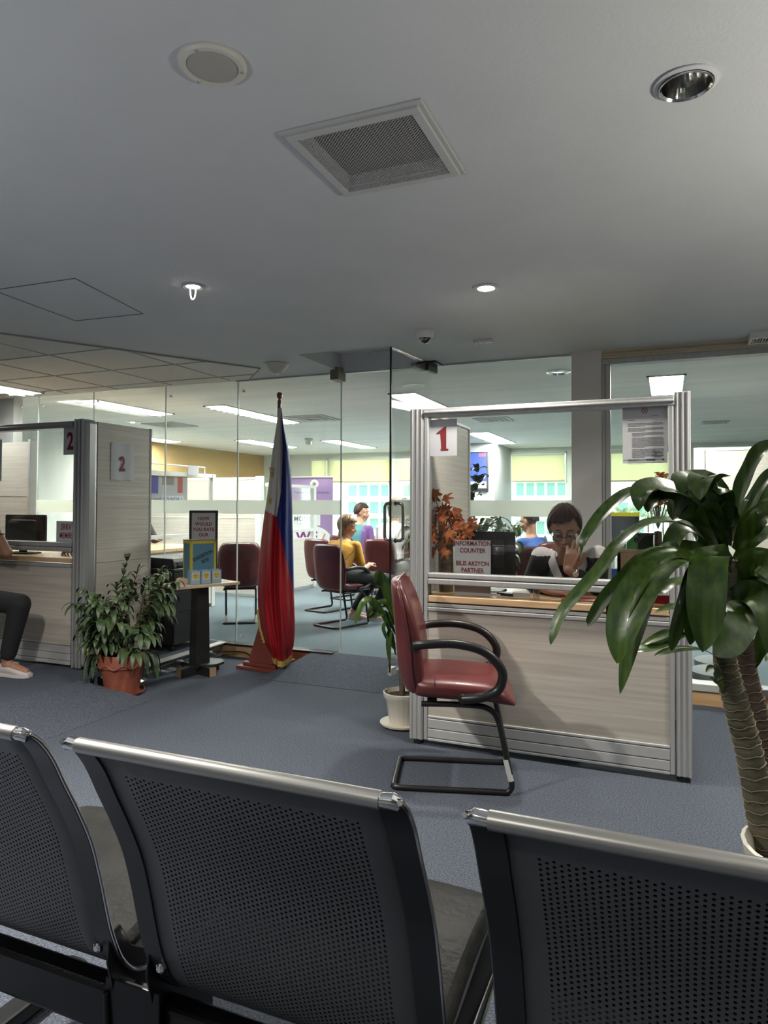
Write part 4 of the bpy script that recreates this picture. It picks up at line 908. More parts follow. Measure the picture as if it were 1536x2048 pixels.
def pot(t, m_, r, h_, rim=0.03, taper=0.7, saucer=True, flute=0, scallop=0.0):
    wob = (lambda a, z: 1+flute*abs(math.sin(11*a))*0.06) if flute else None
    MB().lathe([(r*taper, 0.012), (r*0.93, h_-rim), (r, h_-rim), (r*1.02, h_-0.004), (r*1.0, h_), (r*0.92, h_), (r*0.88, h_-rim*1.2)], 44, wob=wob, cap='start').obj('pot', m_, t, ang=50)
    if scallop:
        m = MB(); m.tube([(r*1.01*math.cos(a), r*1.01*math.sin(a), h_-rim*0.85+scallop*math.cos(8*a)) for a in [2*math.pi*k/64 for k in range(64)]], 0.006, 8, True); m.obj('relief', m_, t)
    MB().lathe([(r*0.89, h_-rim*1.3), (r*0.45, h_-rim*1.1), (0.001, h_-rim)], 28).obj('soil', SOIL, t)
    if saucer: MB().lathe([(r*0.75, 0), (r*0.98, 0.012), (r*1.02, 0.026), (r*0.98, 0.026), (r*0.93, 0.012), (0.001, 0.010)], 40).obj('saucer', m_, t)
# --- shrub in a terracotta pot in the sunken corner
rng = random.Random(11)
sh = thing('potted_shrub', 'leafy potted shrub in a terracotta pot beside booth two', 'potted plant', (-3.335, 3.545, 0))
pot(sh, TERR, 0.145, 0.27, 0.085, 0.72, scallop=0.012)
lv = MB(); yl = MB(); st = MB()
def sprig(p0, d, n, l, lw, droop=0.5, mb=None, ll=0.10):
    """a twig with alternate hanging lance-shaped leaves"""
    pts = [Vector(p0)]; d = Vector(d).normalized()
    for i in range(n): d = (d+Vector((rng.uniform(-.12, .12), rng.uniform(-.12, .12), -0.10*droop))).normalized(); pts.append(pts[-1]+d*l/n)
    st.tube(pts, [0.0045*(1-0.7*i/n)+0.0008 for i in range(n+1)], 6)
    for i in range(1, n+1):
        for s in ((-1, 1) if i < n else (-1, 0, 1)):
            a = d.cross(Vector((0, 0, 1))); a = (a.normalized() if a.length > 0.05 else Vector((1, 0, 0)))*s
            q = (d*0.55+a*0.75+Vector((rng.uniform(-.3, .3), rng.uniform(-.3, .3), rng.uniform(-.1, .35)))).normalized(); L_ = ll*rng.uniform(0.75, 1.25)
            p = pts[i]; leaf(mb or lv, [p, p+q*L_*0.35+Vector((0, 0, 0.008)), p+q*L_*0.72+Vector((0, 0, -0.018*droop*2)), p+q*L_*0.9+Vector((0, 0, -0.055*droop*2))], lw*rng.uniform(0.8, 1.2), fold=0.2, n=9)
base = Vector((0, 0, 0.20))
for k in range(9):
    a = 2*math.pi*k/9+rng.uniform(-.3, .3); tilt = rng.uniform(0.18, 0.55); h0 = rng.uniform(0.28, 0.46)
    top = base+Vector((math.cos(a)*tilt*h0, math.sin(a)*tilt*h0, h0)); st.tube([base+Vector((0.03*math.cos(a), 0.03*math.sin(a), 0)), base.lerp(top, 0.5)+Vector((0.02, 0, 0)), top], [0.006, 0.005, 0.004], 7)
    for j in range(5):
        f = 0.35+0.16*j; p = base.lerp(top, f); b = a+rng.uniform(-1.1, 1.1); sprig(p, (math.cos(b), math.sin(b), rng.uniform(0.0, 0.7)), 4, rng.uniform(0.10, 0.20), 0.034, 0.6)
    sprig(top, (math.cos(a), math.sin(a), 1.3), 4, 0.16, 0.034, 0.5)
sprig(base+Vector((0.0, 0, 0.35)), (0.02, 0, 1), 7, 0.33, 0.03, 0.25, ll=0.085)
sprig(base+Vector((0.05, 0, 0.38)), (0.25, -0.1, 1), 6, 0.24, 0.03, 0.4)
sprig(base+Vector((-0.08, 0, 0.30)), (-1, -0.3, 0.45), 6, 0.22, 0.032, 0.35)
for k in range(3): a = rng.uniform(0, 6.28); sprig(base+Vector((0.05*math.cos(a), 0.05*math.sin(a), 0.06)), (math.cos(a), math.sin(a), 0.2), 4, 0.13, 0.034, 1.3)
for k in range(3): a = rng.uniform(3, 5); sprig(base+Vector((-0.1, -0.03, 0.05+0.06*k)), (-1, math.cos(a)*0.5, 0.3), 3, 0.08, 0.03, 0.7, yl)
lv.obj('foliage', LEAFS, sh, ang=180); yl.obj('young_foliage', LEAFY, sh, ang=180); st.obj('stems', STEM, sh)
# --- dracaena in the foreground right
dr = thing('potted_dracaena', 'tall dracaena with broad arching leaves at right, two ringed trunks in a cream pot', 'potted plant', (0.385, 2.23, 0))
D0 = dr.location
MB().lathe([(0.13, 0.0), (0.165, 0.23), (0.185, 0.25), (0.192, 0.285), (0.196, 0.30), (0.186, 0.303), (0.172, 0.285), (0.165, 0.24)], 64, wob=lambda a, z: 1+0.006*math.sin(40*a), cap='start').obj('pot', WPOT, dr, ang=60)
MB().lathe([(0.176, 0.235), (0.09, 0.245), (0.001, 0.25)], 30).obj('soil', SOIL, dr)
def P(px, py, zc):     # point on a sightline at a distance along the view axis
    return EYE+ray(px, py)*zc-D0
def trunk(pts, r0, r1, m_, nm):
    q = bez(pts, 22); k = len(q); m = MB()
    m.tube(q, [(r0+(r1-r0)*i/k)*(1+0.05*(1 if i % 4 == 0 else 0)+0.015*math.sin(i*1.7)) for i in range(k)], 18); o = m.obj(nm, m_, dr, ang=60)
    s = MB()
    for i in range(3, k-1, 4): t = (q[i+1]-q[i-1]).normalized(); a = t.orthogonal().normalized(); b = t.cross(a); r = (r0+(r1-r0)*i/k)*1.07; s.tube([q[i]+(a*math.cos(2*math.pi*j/16)+b*math.sin(2*math.pi*j/16))*r+t*0.003*math.sin(j*2+i) for j in range(16)], 0.0012+0.0006*math.sin(i*3.1), 5, True)
    s.obj('leaf_scar_ring', mat('leaf_scar', (0.20, 0.17, 0.11), 0.8), o)
ZT = 2.02
trunk([P(1540, 1735, ZT), P(1520, 1620, ZT), P(1497, 1500, ZT), P(1470, 1400, ZT), P(1450, 1320, ZT), P(1448, 1230, ZT), P(1462, 1120, ZT)], 0.042, 0.026, BARK, 'trunk')
trunk([P(1575, 1735, 2.12), P(1560, 1620, 2.12), P(1540, 1520, 2.12), P(1512, 1420, 2.12), P(1490, 1320, 2.12), P(1482, 1210, 2.12), P(1480, 1130, 2.12)], 0.036, 0.026, BARK2, 'trunk')
dprof = lambda t: (0.30+0.70*min(1, t/0.35))*(1 if t < 0.62 else max(0.02, 1-((t-0.62)/0.38)**2.2)) if t < 0.999 else 0.02
def dl(pts, w_px, up=(0, 0, 1), fold=0.22, wave=0.10, ph=0.0):
    pp = [P(x, y, z) for x, y, z in pts]; zc = sum(p[2] for p in pts)/len(pts); m = MB()
    leaf(m, pp, w_px*zc/FPX, Vector(up), dprof, fold, wave, 26, ph=ph); m.obj('leaf', LEAFD, dr, ang=180)
TOW = (-0.35, -0.8, 0.5)   # towards the viewer and up
SD = (-0.3, -0.5, 0.8)
dl([(1450, 1100, 2.02), (1420, 1040, 1.95), (1340, 985, 1.88), (1270, 980, 1.82), (1215, 1020, 1.78), (1172, 1075, 1.75), (1163, 1105, 1.75)], 36, SD)   # long arm over the clerk
dl([(1448, 1105, 2.0), (1410, 1020, 1.9), (1350, 978, 1.82), (1300, 975, 1.78), (1282, 990, 1.76), (1277, 1022, 1.76)], 52, (-0.4, -0.8, 0.4))
dl([(1455, 1090, 2.0), (1435, 1010, 1.93), (1400, 965, 1.88), (1375, 962, 1.84), (1368, 985, 1.82)], 70, TOW)
dl([(1462, 1080, 2.0), (1450, 1010, 1.92), (1430, 960, 1.86), (1405, 958, 1.80), (1400, 1000, 1.78)], 60, TOW)
dl([(1450, 1130, 2.0), (1400, 1040, 1.9), (1340, 1000, 1.85), (1310, 1003, 1.82), (1296, 1025, 1.80)], 48, (-0.5, -0.8, 0.3))
dl([(1455, 1130, 2.02), (1380, 1055, 1.95), (1300, 1045, 1.9), (1240, 1085, 1.86), (1200, 1140, 1.84), (1130, 1220, 1.82), (1108, 1270, 1.81), (1101, 1290, 1.81)], 34, SD)   # very long lower arm
dl([(1445, 1150, 2.0), (1385, 1120, 1.92), (1320, 1112, 1.86), (1270, 1160, 1.82), (1240, 1230, 1.80), (1236, 1310, 1.80)], 70, (-0.5, -0.75, 0.35))
dl([(1440, 1170, 2.0), (1360, 1110, 1.92), (1290, 1120, 1.86), (1225, 1180, 1.84), (1185, 1240, 1.82), (1175, 1252, 1.82)], 34, SD)
dl([(1448, 1170, 2.0), (1400, 1125, 1.9), (1330, 1120, 1.82), (1275, 1190, 1.78), (1245, 1270, 1.76), (1234, 1327, 1.76)], 82, (-0.45, -0.8, 0.3))
dl([(1455, 1140, 1.98), (1440, 1118, 1.86), (1420, 1116, 1.78), (1414, 1180, 1.73), (1412, 1250, 1.72), (1405, 1304, 1.72)], 72, (-0.25, -0.9, 0.15), 0.12)   # broad leaf facing us
dl([(1445, 1190, 2.0), (1420, 1130, 1.9), (1390, 1140, 1.85), (1372, 1200, 1.83), (1350, 1275, 1.82), (1342, 1302, 1.82)], 30, TOW)
dl([(1452, 1210, 1.98), (1485, 1225, 1.9), (1478, 1255, 1.85), (1452, 1290, 1.83), (1430, 1312, 1.82)], 62, (0.1, -0.9, 0.2), 0.12)
dl([(1460, 1190, 2.0), (1500, 1185, 1.93), (1530, 1210, 1.88), (1545, 1260, 1.86), (1540, 1310, 1.86)], 66, (0.3, -0.9, 0.2))
dl([(1466, 1070, 2.0), (1480, 990, 1.96), (1500, 940, 1.93), (1520, 905, 1.90), (1545, 880, 1.88)], 42, (-0.8, -0.6, 0.1), 0.3)
dl([(1470, 1080, 2.0), (1500, 1010, 1.98), (1530, 960, 1.96), (1560, 930, 1.95)], 30, (-0.7, -0.7, 0.2))
dl([(1470, 1085, 2.02), (1500, 1020, 2.0), (1535, 985, 1.98), (1580, 985, 1.98)], 44, (-0.4, -0.8, 0.4))
dl([(1470, 1100, 2.0), (1505, 1050, 1.95), (1535, 1025, 1.92), (1575, 1030, 1.90)], 50, (-0.2, -0.8, 0.5))
dl([(1468, 1120, 2.02), (1500, 1085, 2.0), (1535, 1065, 2.0), (1580, 1070, 2.0)], 30, (-0.1, -0.8, 0.5))
dl([(1475, 1150, 2.0), (1510, 1125, 1.95), (1545, 1135, 1.9), (1580, 1180, 1.88)], 60, (0.1, -0.9, 0.3))
dl([(1475, 1180, 2.0), (1505, 1150, 1.98), (1540, 1155, 1.95), (1585, 1200, 1.92)], 44, (0.1, -0.9, 0.3))
dl([(1440, 1160, 2.05), (1390, 1065, 2.05), (1340, 1042, 2.05), (1290, 1046, 2.05), (1278, 1048, 2.05)], 26, SD)
dl([(1442, 1180, 2.02), (1390, 1130, 2.0), (1330, 1140, 2.0), (1280, 1170, 2.0), (1240, 1190, 2.0), (1185, 1230, 2.0)], 30, SD)
dl([(1436, 1250, 2.02), (1380, 1265, 1.98), (1310, 1295, 1.94), (1262, 1300, 1.92), (1240, 1292, 1.92)], 26, SD)
dl([(1440, 1300, 2.02), (1400, 1262, 2.0), (1350, 1262, 1.98), (1310, 1278, 1.96), (1275, 1296, 1.96)], 24, SD)
dl([(1440, 1320, 2.02), (1410, 1302, 2.0), (1370, 1298, 1.98), (1330, 1305, 1.97), (1306, 1314, 1.97)], 20, SD)
dl([(1445, 1210, 2.05), (1405, 1165, 2.05), (1350, 1165, 2.05), (1320, 1185, 2.05), (1300, 1175, 2.05)], 28, SD)
dl([(1448, 1150, 2.04), (1418, 1090, 2.02), (1392, 1060, 2.0), (1360, 1060, 1.98), (1340, 1100, 1.97), (1338, 1125, 1.97)], 40, TOW)
dl([(1440, 1240, 2.05), (1400, 1215, 2.05), (1345, 1215, 2.05), (1310, 1225, 2.05)], 22, SD)
dl([(1447, 1165, 2.03), (1400, 1110, 1.97), (1345, 1108, 1.92), (1295, 1175, 1.88), (1268, 1265, 1.86), (1240, 1388, 1.86)], 62, (-0.45, -0.8, 0.3), ph=1.0)
dl([(1450, 1120, 2.0), (1425, 1050, 1.96), (1395, 1010, 1.92), (1362, 1005, 1.90), (1345, 1040, 1.89)], 60, TOW, ph=2.0)
dl([(1452, 1190, 2.0), (1432, 1165, 1.9), (1405, 1190, 1.86), (1388, 1250, 1.84), (1380, 1290, 1.84)], 40, TOW, ph=0.5)
dl([(1452, 1395, 2.02), (1440, 1360, 1.98), (1425, 1335, 1.97), (1412, 1345, 1.96)], 16, SD)
dl([(1458, 1380, 2.02), (1440, 1370, 2.0), (1425, 1358, 2.0), (1418, 1358, 2.0)], 10, SD)
dl([(1480, 1250, 2.1), (1510, 1230, 2.1), (1530, 1260, 2.1), (1520, 1300, 2.1), (1508, 1340, 2.1)], 30, TOW)
dl([(1458, 1060, 2.0), (1462, 1040, 1.94), (1460, 1020, 1.92), (1452, 1000, 1.9)], 40, TOW)
# --- terracotta pot at the right edge, behind the dracaena
t = thing('potted_shrub', 'small potted shrub in a red-brown pot at the right edge of the picture', 'potted plant', (0.72, 4.42, 0)); pot(t, TERR, 0.12, 0.22, 0.05, 0.75)
lv = MB(); st = MB()
for k in range(12): a = rng.uniform(0, 6.28); sprig((0.02*math.cos(a), 0.02*math.sin(a), 0.2), (math.cos(a)*0.8, math.sin(a)*0.8, 1), 5, rng.uniform(0.18, 0.30), 0.045, 0.5)
lv.obj('foliage', LEAFS, t, ang=180); st.obj('stems', STEM, t)
# --- corn plant in a fluted cream pot beside the booth post
t = thing('potted_corn_plant', 'slim corn plant in a fluted cream pot against the booth post', 'potted plant', (-1.40, 3.665, 0))
MB().lathe([(0.072, 0.012), (0.092, 0.15), (0.105, 0.165), (0.108, 0.19), (0.102, 0.192), (0.094, 0.165)], 60, wob=lambda a, z: 1+0.025*abs(math.sin(9*a)), cap='start').obj('pot', WPOT, t, ang=60)
MB().lathe([(0.10, 0), (0.125, 0.012), (0.128, 0.022), (0.12, 0.02), (0.001, 0.012)], 40).obj('saucer', WPOT, t); MB().lathe([(0.094, 0.168), (0.001, 0.172)], 24).obj('soil', SOIL, t)
MB().tube(bez([(0, 0, 0.15), (-0.01, 0.01, 0.35), (0, 0, 0.55), (-0.01, 0, 0.68)], 5), [0.017]*16, 12).obj('trunk', BARK2, t)
D0 = t.location
def cl_(pts, w_): 
    m = MB(); leaf(m, [P(x, y, z) for x, y, z in pts], w_*3.95/FPX, Vector((-0.3, -0.8, 0.4)), dprof, 0.2, 0.06, 20); m.obj('leaf', LEAFD, t, ang=180)
cl_([(788, 1250, 3.94), (780, 1200, 3.92), (768, 1165, 3.9), (752, 1152, 3.88), (745, 1150, 3.88)], 26)
cl_([(790, 1290, 3.95), (765, 1225, 3.9), (735, 1200, 3.86), (718, 1225, 3.84), (710, 1252, 3.84)], 17)
cl_([(790, 1240, 3.95), (770, 1205, 3.92), (745, 1215, 3.9), (735, 1235, 3.9)], 14)
cl_([(792, 1270, 3.95), (775, 1232, 3.92), (758, 1228, 3.9), (735, 1236, 3.9)], 14)
cl_([(790, 1300, 3.95), (775, 1275, 3.92), (768, 1258, 3.9), (772, 1240, 3.9)], 12)
cl_([(792, 1230, 3.95), (800, 1180, 3.95), (820, 1160, 3.98), (835, 1170, 4.0)], 18)
cl_([(792, 1310, 3.95), (782, 1262, 3.92), (778, 1290, 3.9), (780, 1330, 3.9)], 14)
# --- wrapped foliage plant on a white stand behind it
ps = thing('plant_stand', 'white plant stand half hidden behind the red armchair', 'plant stand', (-1.425, 4.46, 0.04))
for a in range(3): MB().tube([(0.07*math.cos(2.1*a+0.5), 0.07*math.sin(2.1*a+0.5), 0.70), (0.10*math.cos(2.1*a+0.5), 0.10*math.sin(2.1*a+0.5), 0.0)], 0.010, 8).obj('leg', WHT, ps)
MB().lathe([(0.11, 0.70), (0.11, 0.72)], 28).obj('top', WHT, ps)
wp = thing('wrapped_plant', 'drooping variegated plant wrapped in teal paper by the booth post', 'potted plant', (-1.425, 4.46, 0.76)); 
MB().lathe([(0.07, 0.0), (0.085, 0.08), (0.13, 0.13), (0.15, 0.15), (0.12, 0.12), (0.08, 0.08), (0.001, 0.07)], 40, wob=lambda a, z: 1+0.16*math.sin(7*a+20*z)*min(1, z*9)).obj('wrapping', mat('teal_wrap', (0.07, 0.20, 0.24), 0.45, var=0.3, scale=(12, 12, 12), bump=0.3, bscale=20), wp, ang=50)
lv = MB(); st = MB()
for k in range(16): a = rng.uniform(0, 6.28); sprig((0.02*math.cos(a), 0.02*math.sin(a), 0.08), (math.cos(a)*0.7, math.sin(a)*0.7, 1.2), 4, rng.uniform(0.10, 0.26), 0.05, 1.0, ll=0.11)
lv.obj('foliage', LEAFV, wp, ang=180); st.obj('stems', STEM, wp)
# --- rubber plant and shrub beyond the glass, behind the counter
ip = thing('potted_shrub', 'dark leafy plant beyond the glass behind the counter monitor', 'potted plant', (-1.56, 5.35, 0.1)); pot(ip, TERR, 0.17, 0.30, 0.06, 0.75)
lv = MB(); st = MB()
for k in range(13):
    a = 2*math.pi*k/13+rng.uniform(-.2, .2); top = Vector((0.22*math.cos(a), 0.22*math.sin(a), rng.uniform(0.62, 0.95))); st.tube([(0, 0, 0.28), Vector((0, 0, 0.28)).lerp(top, 0.5)+Vector((0, 0, 0.05)), top], [0.006, 0.005, 0.003], 6)
    for j in range(3): b = a+rng.uniform(-0.9, 0.9); sprig(Vector((0, 0, 0.28)).lerp(top, 0.6+0.2*j), (math.cos(b), math.sin(b), 0.5), 4, rng.uniform(0.12, 0.24), 0.045, 0.7, ll=0.11)
ip.scale = (1.12, 1.12, 1.12)
for d, l in (((0.5, -0.2, 1.0), 0.50), ((-0.25, -0.1, 1), 0.56), ((-0.1, 0.2, 1), 0.5), ((0.25, 0.0, 1), 0.42)): sprig((0, 0, 0.8), d, 7, l, 0.065, 0.3, ll=0.12)
lv.obj('foliage', LEAFS, ip, ang=180); st.obj('stems', STEM, ip)
ip = thing('potted_shrub', 'thin plant beyond the glass beside the man in blue', 'potted plant', (aty(985, 1010, 8.2).x, 8.2, 0.1)); pot(ip, TERR, 0.15, 0.28, 0.06, 0.75)
lv = MB(); st = MB()
for k in range(9): a = rng.uniform(0, 6.28); st.tube([(0, 0, 0.26), (0.1*math.cos(a), 0.1*math.sin(a), 0.75)], 0.004, 6); sprig((0.1*math.cos(a), 0.1*math.sin(a), 0.72), (math.cos(a)*0.8, math.sin(a)*0.8, 1), 6, rng.uniform(0.2, 0.35), 0.05, 0.9, ll=0.13)
lv.obj('foliage', LEAFS, ip, ang=180); st.obj('stems', STEM, ip)
# --- maple branch vase in the counter booth
VW = mat('bark_textured_vase', (0.075, 0.062, 0.035), 0.35, scale=(30, 30, 6), col2=(0.16, 0.13, 0.08), bump=0.6, bscale=50, coat=0.3)
mv = thing('maple_vase', 'tall rough dark vase of orange artificial maple leaves on the worktop', 'vase', (-1.118, 3.585, 0.78))
MB().lathe([(0.038, 0), (0.040, 0.1), (0.040, 0.335), (0.042, 0.36), (0.036, 0.36), (0.034, 0.10), (0.001, 0.09)], 32, wob=lambda a, z: 1+0.04*math.sin(3*a+30*z)).obj('vase', VW, mv, ang=60)
MAP = mat('orange_maple_leaf', (0.42, 0.085, 0.02), 0.6, scale=(18, 18, 18), col2=(0.62, 0.20, 0.05)); TW = mat('brown_twig', (0.08, 0.04, 0.025), 0.7)
lv = MB(); st = MB(); rng = random.Random(5)
def maple(c, s, nrm, ang):
    nrm = Vector(nrm).normalized(); u = nrm.orthogonal().normalized(); v = nrm.cross(u)
    for k, (da, l) in enumerate(((0, 1), (0.75, 0.85), (-0.75, 0.85), (1.6, 0.55), (-1.6, 0.55))):
        d = u*math.cos(ang+da)+v*math.sin(ang+da); leaf(lv, [c, c+d*s*l*0.5+nrm*0.006, c+d*s*l-nrm*0.012], s*0.34, nrm, None, 0.15, 0.12, 6)
def to(px, py, y): return aty(px, py, y+0.055)-mv.location
tips = [(868, 990, 3.52), (897, 1010, 3.50), (905, 1030, 3.55), (885, 1045, 3.48), (865, 1060, 3.52), (893, 1068, 3.50), (918, 1062, 3.53), (935, 1060, 3.56), (872, 1082, 3.5), (905, 1085, 3.52), (920, 1078, 3.5), (860, 1030, 3.56), (930, 1040, 3.57), (885, 1025, 3.58), (912, 1048, 3.56), (862, 1105, 3.52), (890, 1095, 3.5)]
root = Vector((0, 0, 0.30))
for i, (x, y, yy) in enumerate(tips):
    c = to(x, y, yy); st.tube([root, root.lerp(c, 0.45)+Vector((0.0, 0, 0.02)), c], [0.003, 0.0025, 0.0015], 6)
    for k in range(3 if i not in (0, 15) else 2):
        cc = c+Vector((rng.uniform(-.025, .025), rng.uniform(-.02, .02), rng.uniform(-.025, .025))); maple(cc, rng.uniform(0.045, 0.062), (rng.uniform(-.6, .3), -1, rng.uniform(-.3, .6)), rng.uniform(0, 6.28))
lv.obj('maple_leaves', MAP, mv, ang=180); st.obj('twigs', TW, mv)
# ================================================================== open glass door
HX, HY = -1.585, 4.83; DE = Vector((-1.668, 4.14)); dv = DE-Vector((HX, HY)); DW = dv.length; DA = math.atan2(dv.y, dv.x)
door = struct(MB().box(0, DW, -0.006, 0.006, 0.02, 2.14).obj('door_1', GLS, smooth=False)); door.location = (HX, HY, 0.145); door.rotation_euler = (0, 0, DA)
Bx('edge_seal', DW-0.001, DW+0.006, -0.006, 0.006, 0.02, 2.14, BLKM, door)
m = MB(); m.box(0, 0.16, -0.012, 0.012, 2.08, 2.145); m.obj('patch_fitting', BLKM, door, smooth=False, bevel=0.002)
m = MB(); m.box(DW-0.06, DW+0.006, -0.014, 0.014, 0.0, 0.05); m.box(0, 0.16, -0.014, 0.014, 0.0, 0.05); m.obj('patch_fitting', ALU, door, smooth=False, bevel=0.002)
Bx('frosted_band', 0.005, DW-0.005, -0.0085, -0.0064, 1.027, 1.141, FRO, door)
CHD = mat('dark_chrome', (0.42, 0.41, 0.39), 0.15, 1.0)
for s in (-1, 1):
    xx = DW-0.045; q = [(xx, s*0.006, 1.115), (xx, s*0.045, 1.115), (xx, s*0.062, 1.105), (xx, s*0.068, 1.085), (xx, s*0.068, 1.0), (xx, s*0.068, 0.90), (xx, s*0.062, 0.882), (xx, s*0.045, 0.872), (xx, s*0.006, 0.872)]
    h = MB().tube(bez(q, 4), 0.0105, 12).obj('handle', CHD, door)
    for z in (1.115, 0.872): MB().lathe([(0.016, -0.004), (0.016, 0.004)], 16, (xx, s*0.012, z), M=Matrix.Rotation(R(90), 3, 'X')).obj('collar', CHD, h)
SGR = mat('sticker_grey', (0.12, 0.13, 0.13), 0.5)
st = thing('door_sticker', 'dark vertical PULL sticker on the open glass door', 'sticker', (HX, HY, 0.145), DA)
MS2 = Matrix.Translation((DW*0.45, 0.0068, 1.24)) @ Matrix.Rotation(R(180), 4, 'Z') @ RX
MB().prism(rrect(0.105, 0.26, 0.006), 0.0006, MS2).obj('backing', SGR, st, smooth=False)
for k, ch in enumerate('PULL'): text('lettering', ch, 0.055, MS2 @ Matrix.Translation((0, 0.03-0.046*k, 0.001)), PAPER, st, 0.02, sx=1.3)
m = MB(); m.prism([(-0.035, 0.066), (0.005, 0.066), (0.005, 0.055), (0.04, 0.084), (0.005, 0.113), (0.005, 0.10), (-0.035, 0.10)], 0.001, MS2 @ Matrix.Translation((0, 0.0, 0.0004))); m.obj('arrow', PAPER, st, smooth=False)

# ================================================================== inside the glass: far counters, banner, blinds, television
WLAM = mat('white_laminate', (0.62, 0.58, 0.52), 0.5, scale=(1.6, 1.6, 40), col2=(0.70, 0.66, 0.60), lo=0.3, hi=0.7)
FRM = mat('white_aluminium', (0.66, 0.68, 0.66), 0.45, 0.1)
ib = thing('inner_booth', 'white-framed glass counter booth inside, below the ochre wall', 'counter booth', (-4.78, 5.0, 0.1))
m = MB()
for y in (0.0, 1.44): m.box(-0.03, 0.03, y-0.03, y+0.03, 0, 1.49)
m.obj('post', FRM, ib, smooth=False, bevel=0.004)
Bx('top_rail', -0.025, 0.025, 0.03, 1.41, 1.45, 1.49, FRM, ib); Bx('middle_rail', -0.025, 0.025, 0.03, 1.41, 0.80, 0.835, FRM, ib)
Bx('glass_panel', -0.003, 0.003, 0.03, 1.41, 0.835, 1.45, GLSB, ib); Bx('front_panel', -0.02, 0.02, 0.03, 1.41, 0.04, 0.655, WLAM, ib)
m = MB(); m.tube([(0, 0.05, 1.49), (0, 0.05, 1.56), (0, 1.3, 1.56), (0, 1.3, 1.49)], 0.008, 8); m.obj('hanger_bar', FRM, ib)
tag(Bx('worktop', -5.45, -4.72, 5.02, 6.40, 0.762, 0.792, WOODC), 'wood worktop of the inner white-framed booth', 'worktop')
ps = thing('poster', 'blue and purple service poster hung behind the inner booth glass', 'poster', (-4.81, 5.62, 1.42))
Bx('sheet', -0.002, 0.002, -0.42, 0.42, -0.125, 0.125, PAPER, ps)
for y0, y1, z0, z1, c in ((-0.36, -0.16, -0.11, 0.12, (0.25, 0.28, 0.55)), (-0.16, -0.04, -0.06, 0.12, (0.10, 0.10, 0.38)), (0.26, 0.34, -0.05, 0.12, (0.5, 0.10, 0.08)), (0.02, 0.20, 0.03, 0.12, (0.30, 0.25, 0.24))):
    Bx('colour_block', 0.002, 0.003, y0, y1, z0, z1, mat('poster_%d' % int(100*y1+90), c, 0.6), ps)
MY = Matrix.Translation((0.004, 0.1, 0)) @ Matrix.Rotation(R(90), 4, 'Z') @ RX
sg = thing('counter_sign', 'small white sign reading counter 2 under the inner poster', 'paper sign', (-4.74, 5.72, 1.30))
Bx('sheet', -0.002, 0.002, -0.17, 0.17, -0.035, 0.035, PAPER, sg); text('lettering', 'COUNTER 2', 0.055, Matrix.Translation((0.003, 0, 0)) @ Matrix.Rotation(R(90), 4, 'Z') @ RX, mat('blue_ink', (0.06, 0.09, 0.22), 0.7), sg, 0.01)
tag(Bx('paper_note', -4.748, -4.744, 5.97, 6.15, 1.565, 1.67, PAPER), 'white paper note clipped on top of the inner booth rail', 'paper')
pp = thing('partition', 'beige partition panel left of the flag, behind the first inner booth', 'partition', (-4.66, 7.25, 0.1))
Bx('panel', -1.9, -0.05, -0.03, 0.03, 0.04, 1.46, LAM, pp); Bx('top_trim', -1.9, 0.0, -0.035, 0.035, 1.46, 1.49, FRM, pp); Bx('post', -0.05, 0.03, -0.04, 0.04, 0, 1.50, FRM, pp, 0.004)
Bx('seam_strip', -1.9, -0.05, -0.034, -0.03, 0.98, 0.995, FRM, pp); Bx('seam_strip', -1.9, -0.05, -0.034, -0.03, 0.56, 0.575, FRM, pp)
i2 = thing('inner_booth', 'second white-framed glass booth inside, half hidden by the flag', 'counter booth', (-4.62, 7.3, 0.1))
m = MB()
for y in (0.42, 1.25): m.box(-0.03, 0.03, y-0.035, y+0.035, 0, 1.42)
m.obj('post', FRM, i2, smooth=False, bevel=0.004); Bx('top_rail', -0.025, 0.025, 0.03, 1.25, 1.38, 1.42, FRM, i2); Bx('middle_rail', -0.025, 0.025, 0.03, 1.25, 0.78, 0.82, FRM, i2)
Bx('glass_panel', -0.003, 0.003, 0.03, 1.25, 0.82, 1.38, GLSB, i2); Bx('front_panel', -0.02, 0.02, 0.03, 1.25, 0.04, 0.70, WLAM, i2)
LIL = mat('banner_lilac', (0.30, 0.19, 0.36), 0.6, var=0.12, scale=(4, 4, 1.5)); PUR = mat('banner_purple', (0.16, 0.03, 0.17), 0.6); NAV = mat('banner_navy', (0.03, 0.04, 0.11), 0.6); BWH = mat('banner_white', (0.72, 0.70, 0.72), 0.6)
bn = thing('rollup_banner', 'lilac roll-up banner lettered women\'s month, right of the flag', 'banner', (-5.76, 10.55, 0.1), R(14))
Bx('panel', -0.40, 0.40, -0.002, 0.002, 0.05, 1.63, LIL, bn); m = MB(); m.box(-0.42, 0.42, -0.06, 0.06, 0, 0.06); m.obj('base', ALU, bn, smooth=False, bevel=0.01); Bx('top_bar', -0.41, 0.41, -0.01, 0.01, 1.625, 1.645, FRM, bn)
BM = lambda x, z, y=-0.003: Matrix.Translation((x, y, z)) @ RX
disc = lambda r, n=40: [(r*math.cos(2*math.pi*i/n), r*math.sin(2*math.pi*i/n)) for i in range(n)]
MB().prism(disc(0.075), 0.001, BM(0.07, 1.515)).obj('seal', BWH, bn, smooth=False); MB().prism(disc(0.052), 0.001, BM(0.07, 1.515, -0.0045)).obj('seal_ring', CREAM, bn, smooth=False)
MB().prism([(-0.028, -0.02), (0.028, -0.02), (0.03, 0.005), (0.012, 0.012), (0.0, 0.034), (-0.012, 0.012), (-0.03, 0.005)], 0.001, BM(0.07, 1.515, -0.006)).obj('seal_emblem', mat('seal_brown', (0.22, 0.12, 0.08), 0.7), bn, smooth=False)
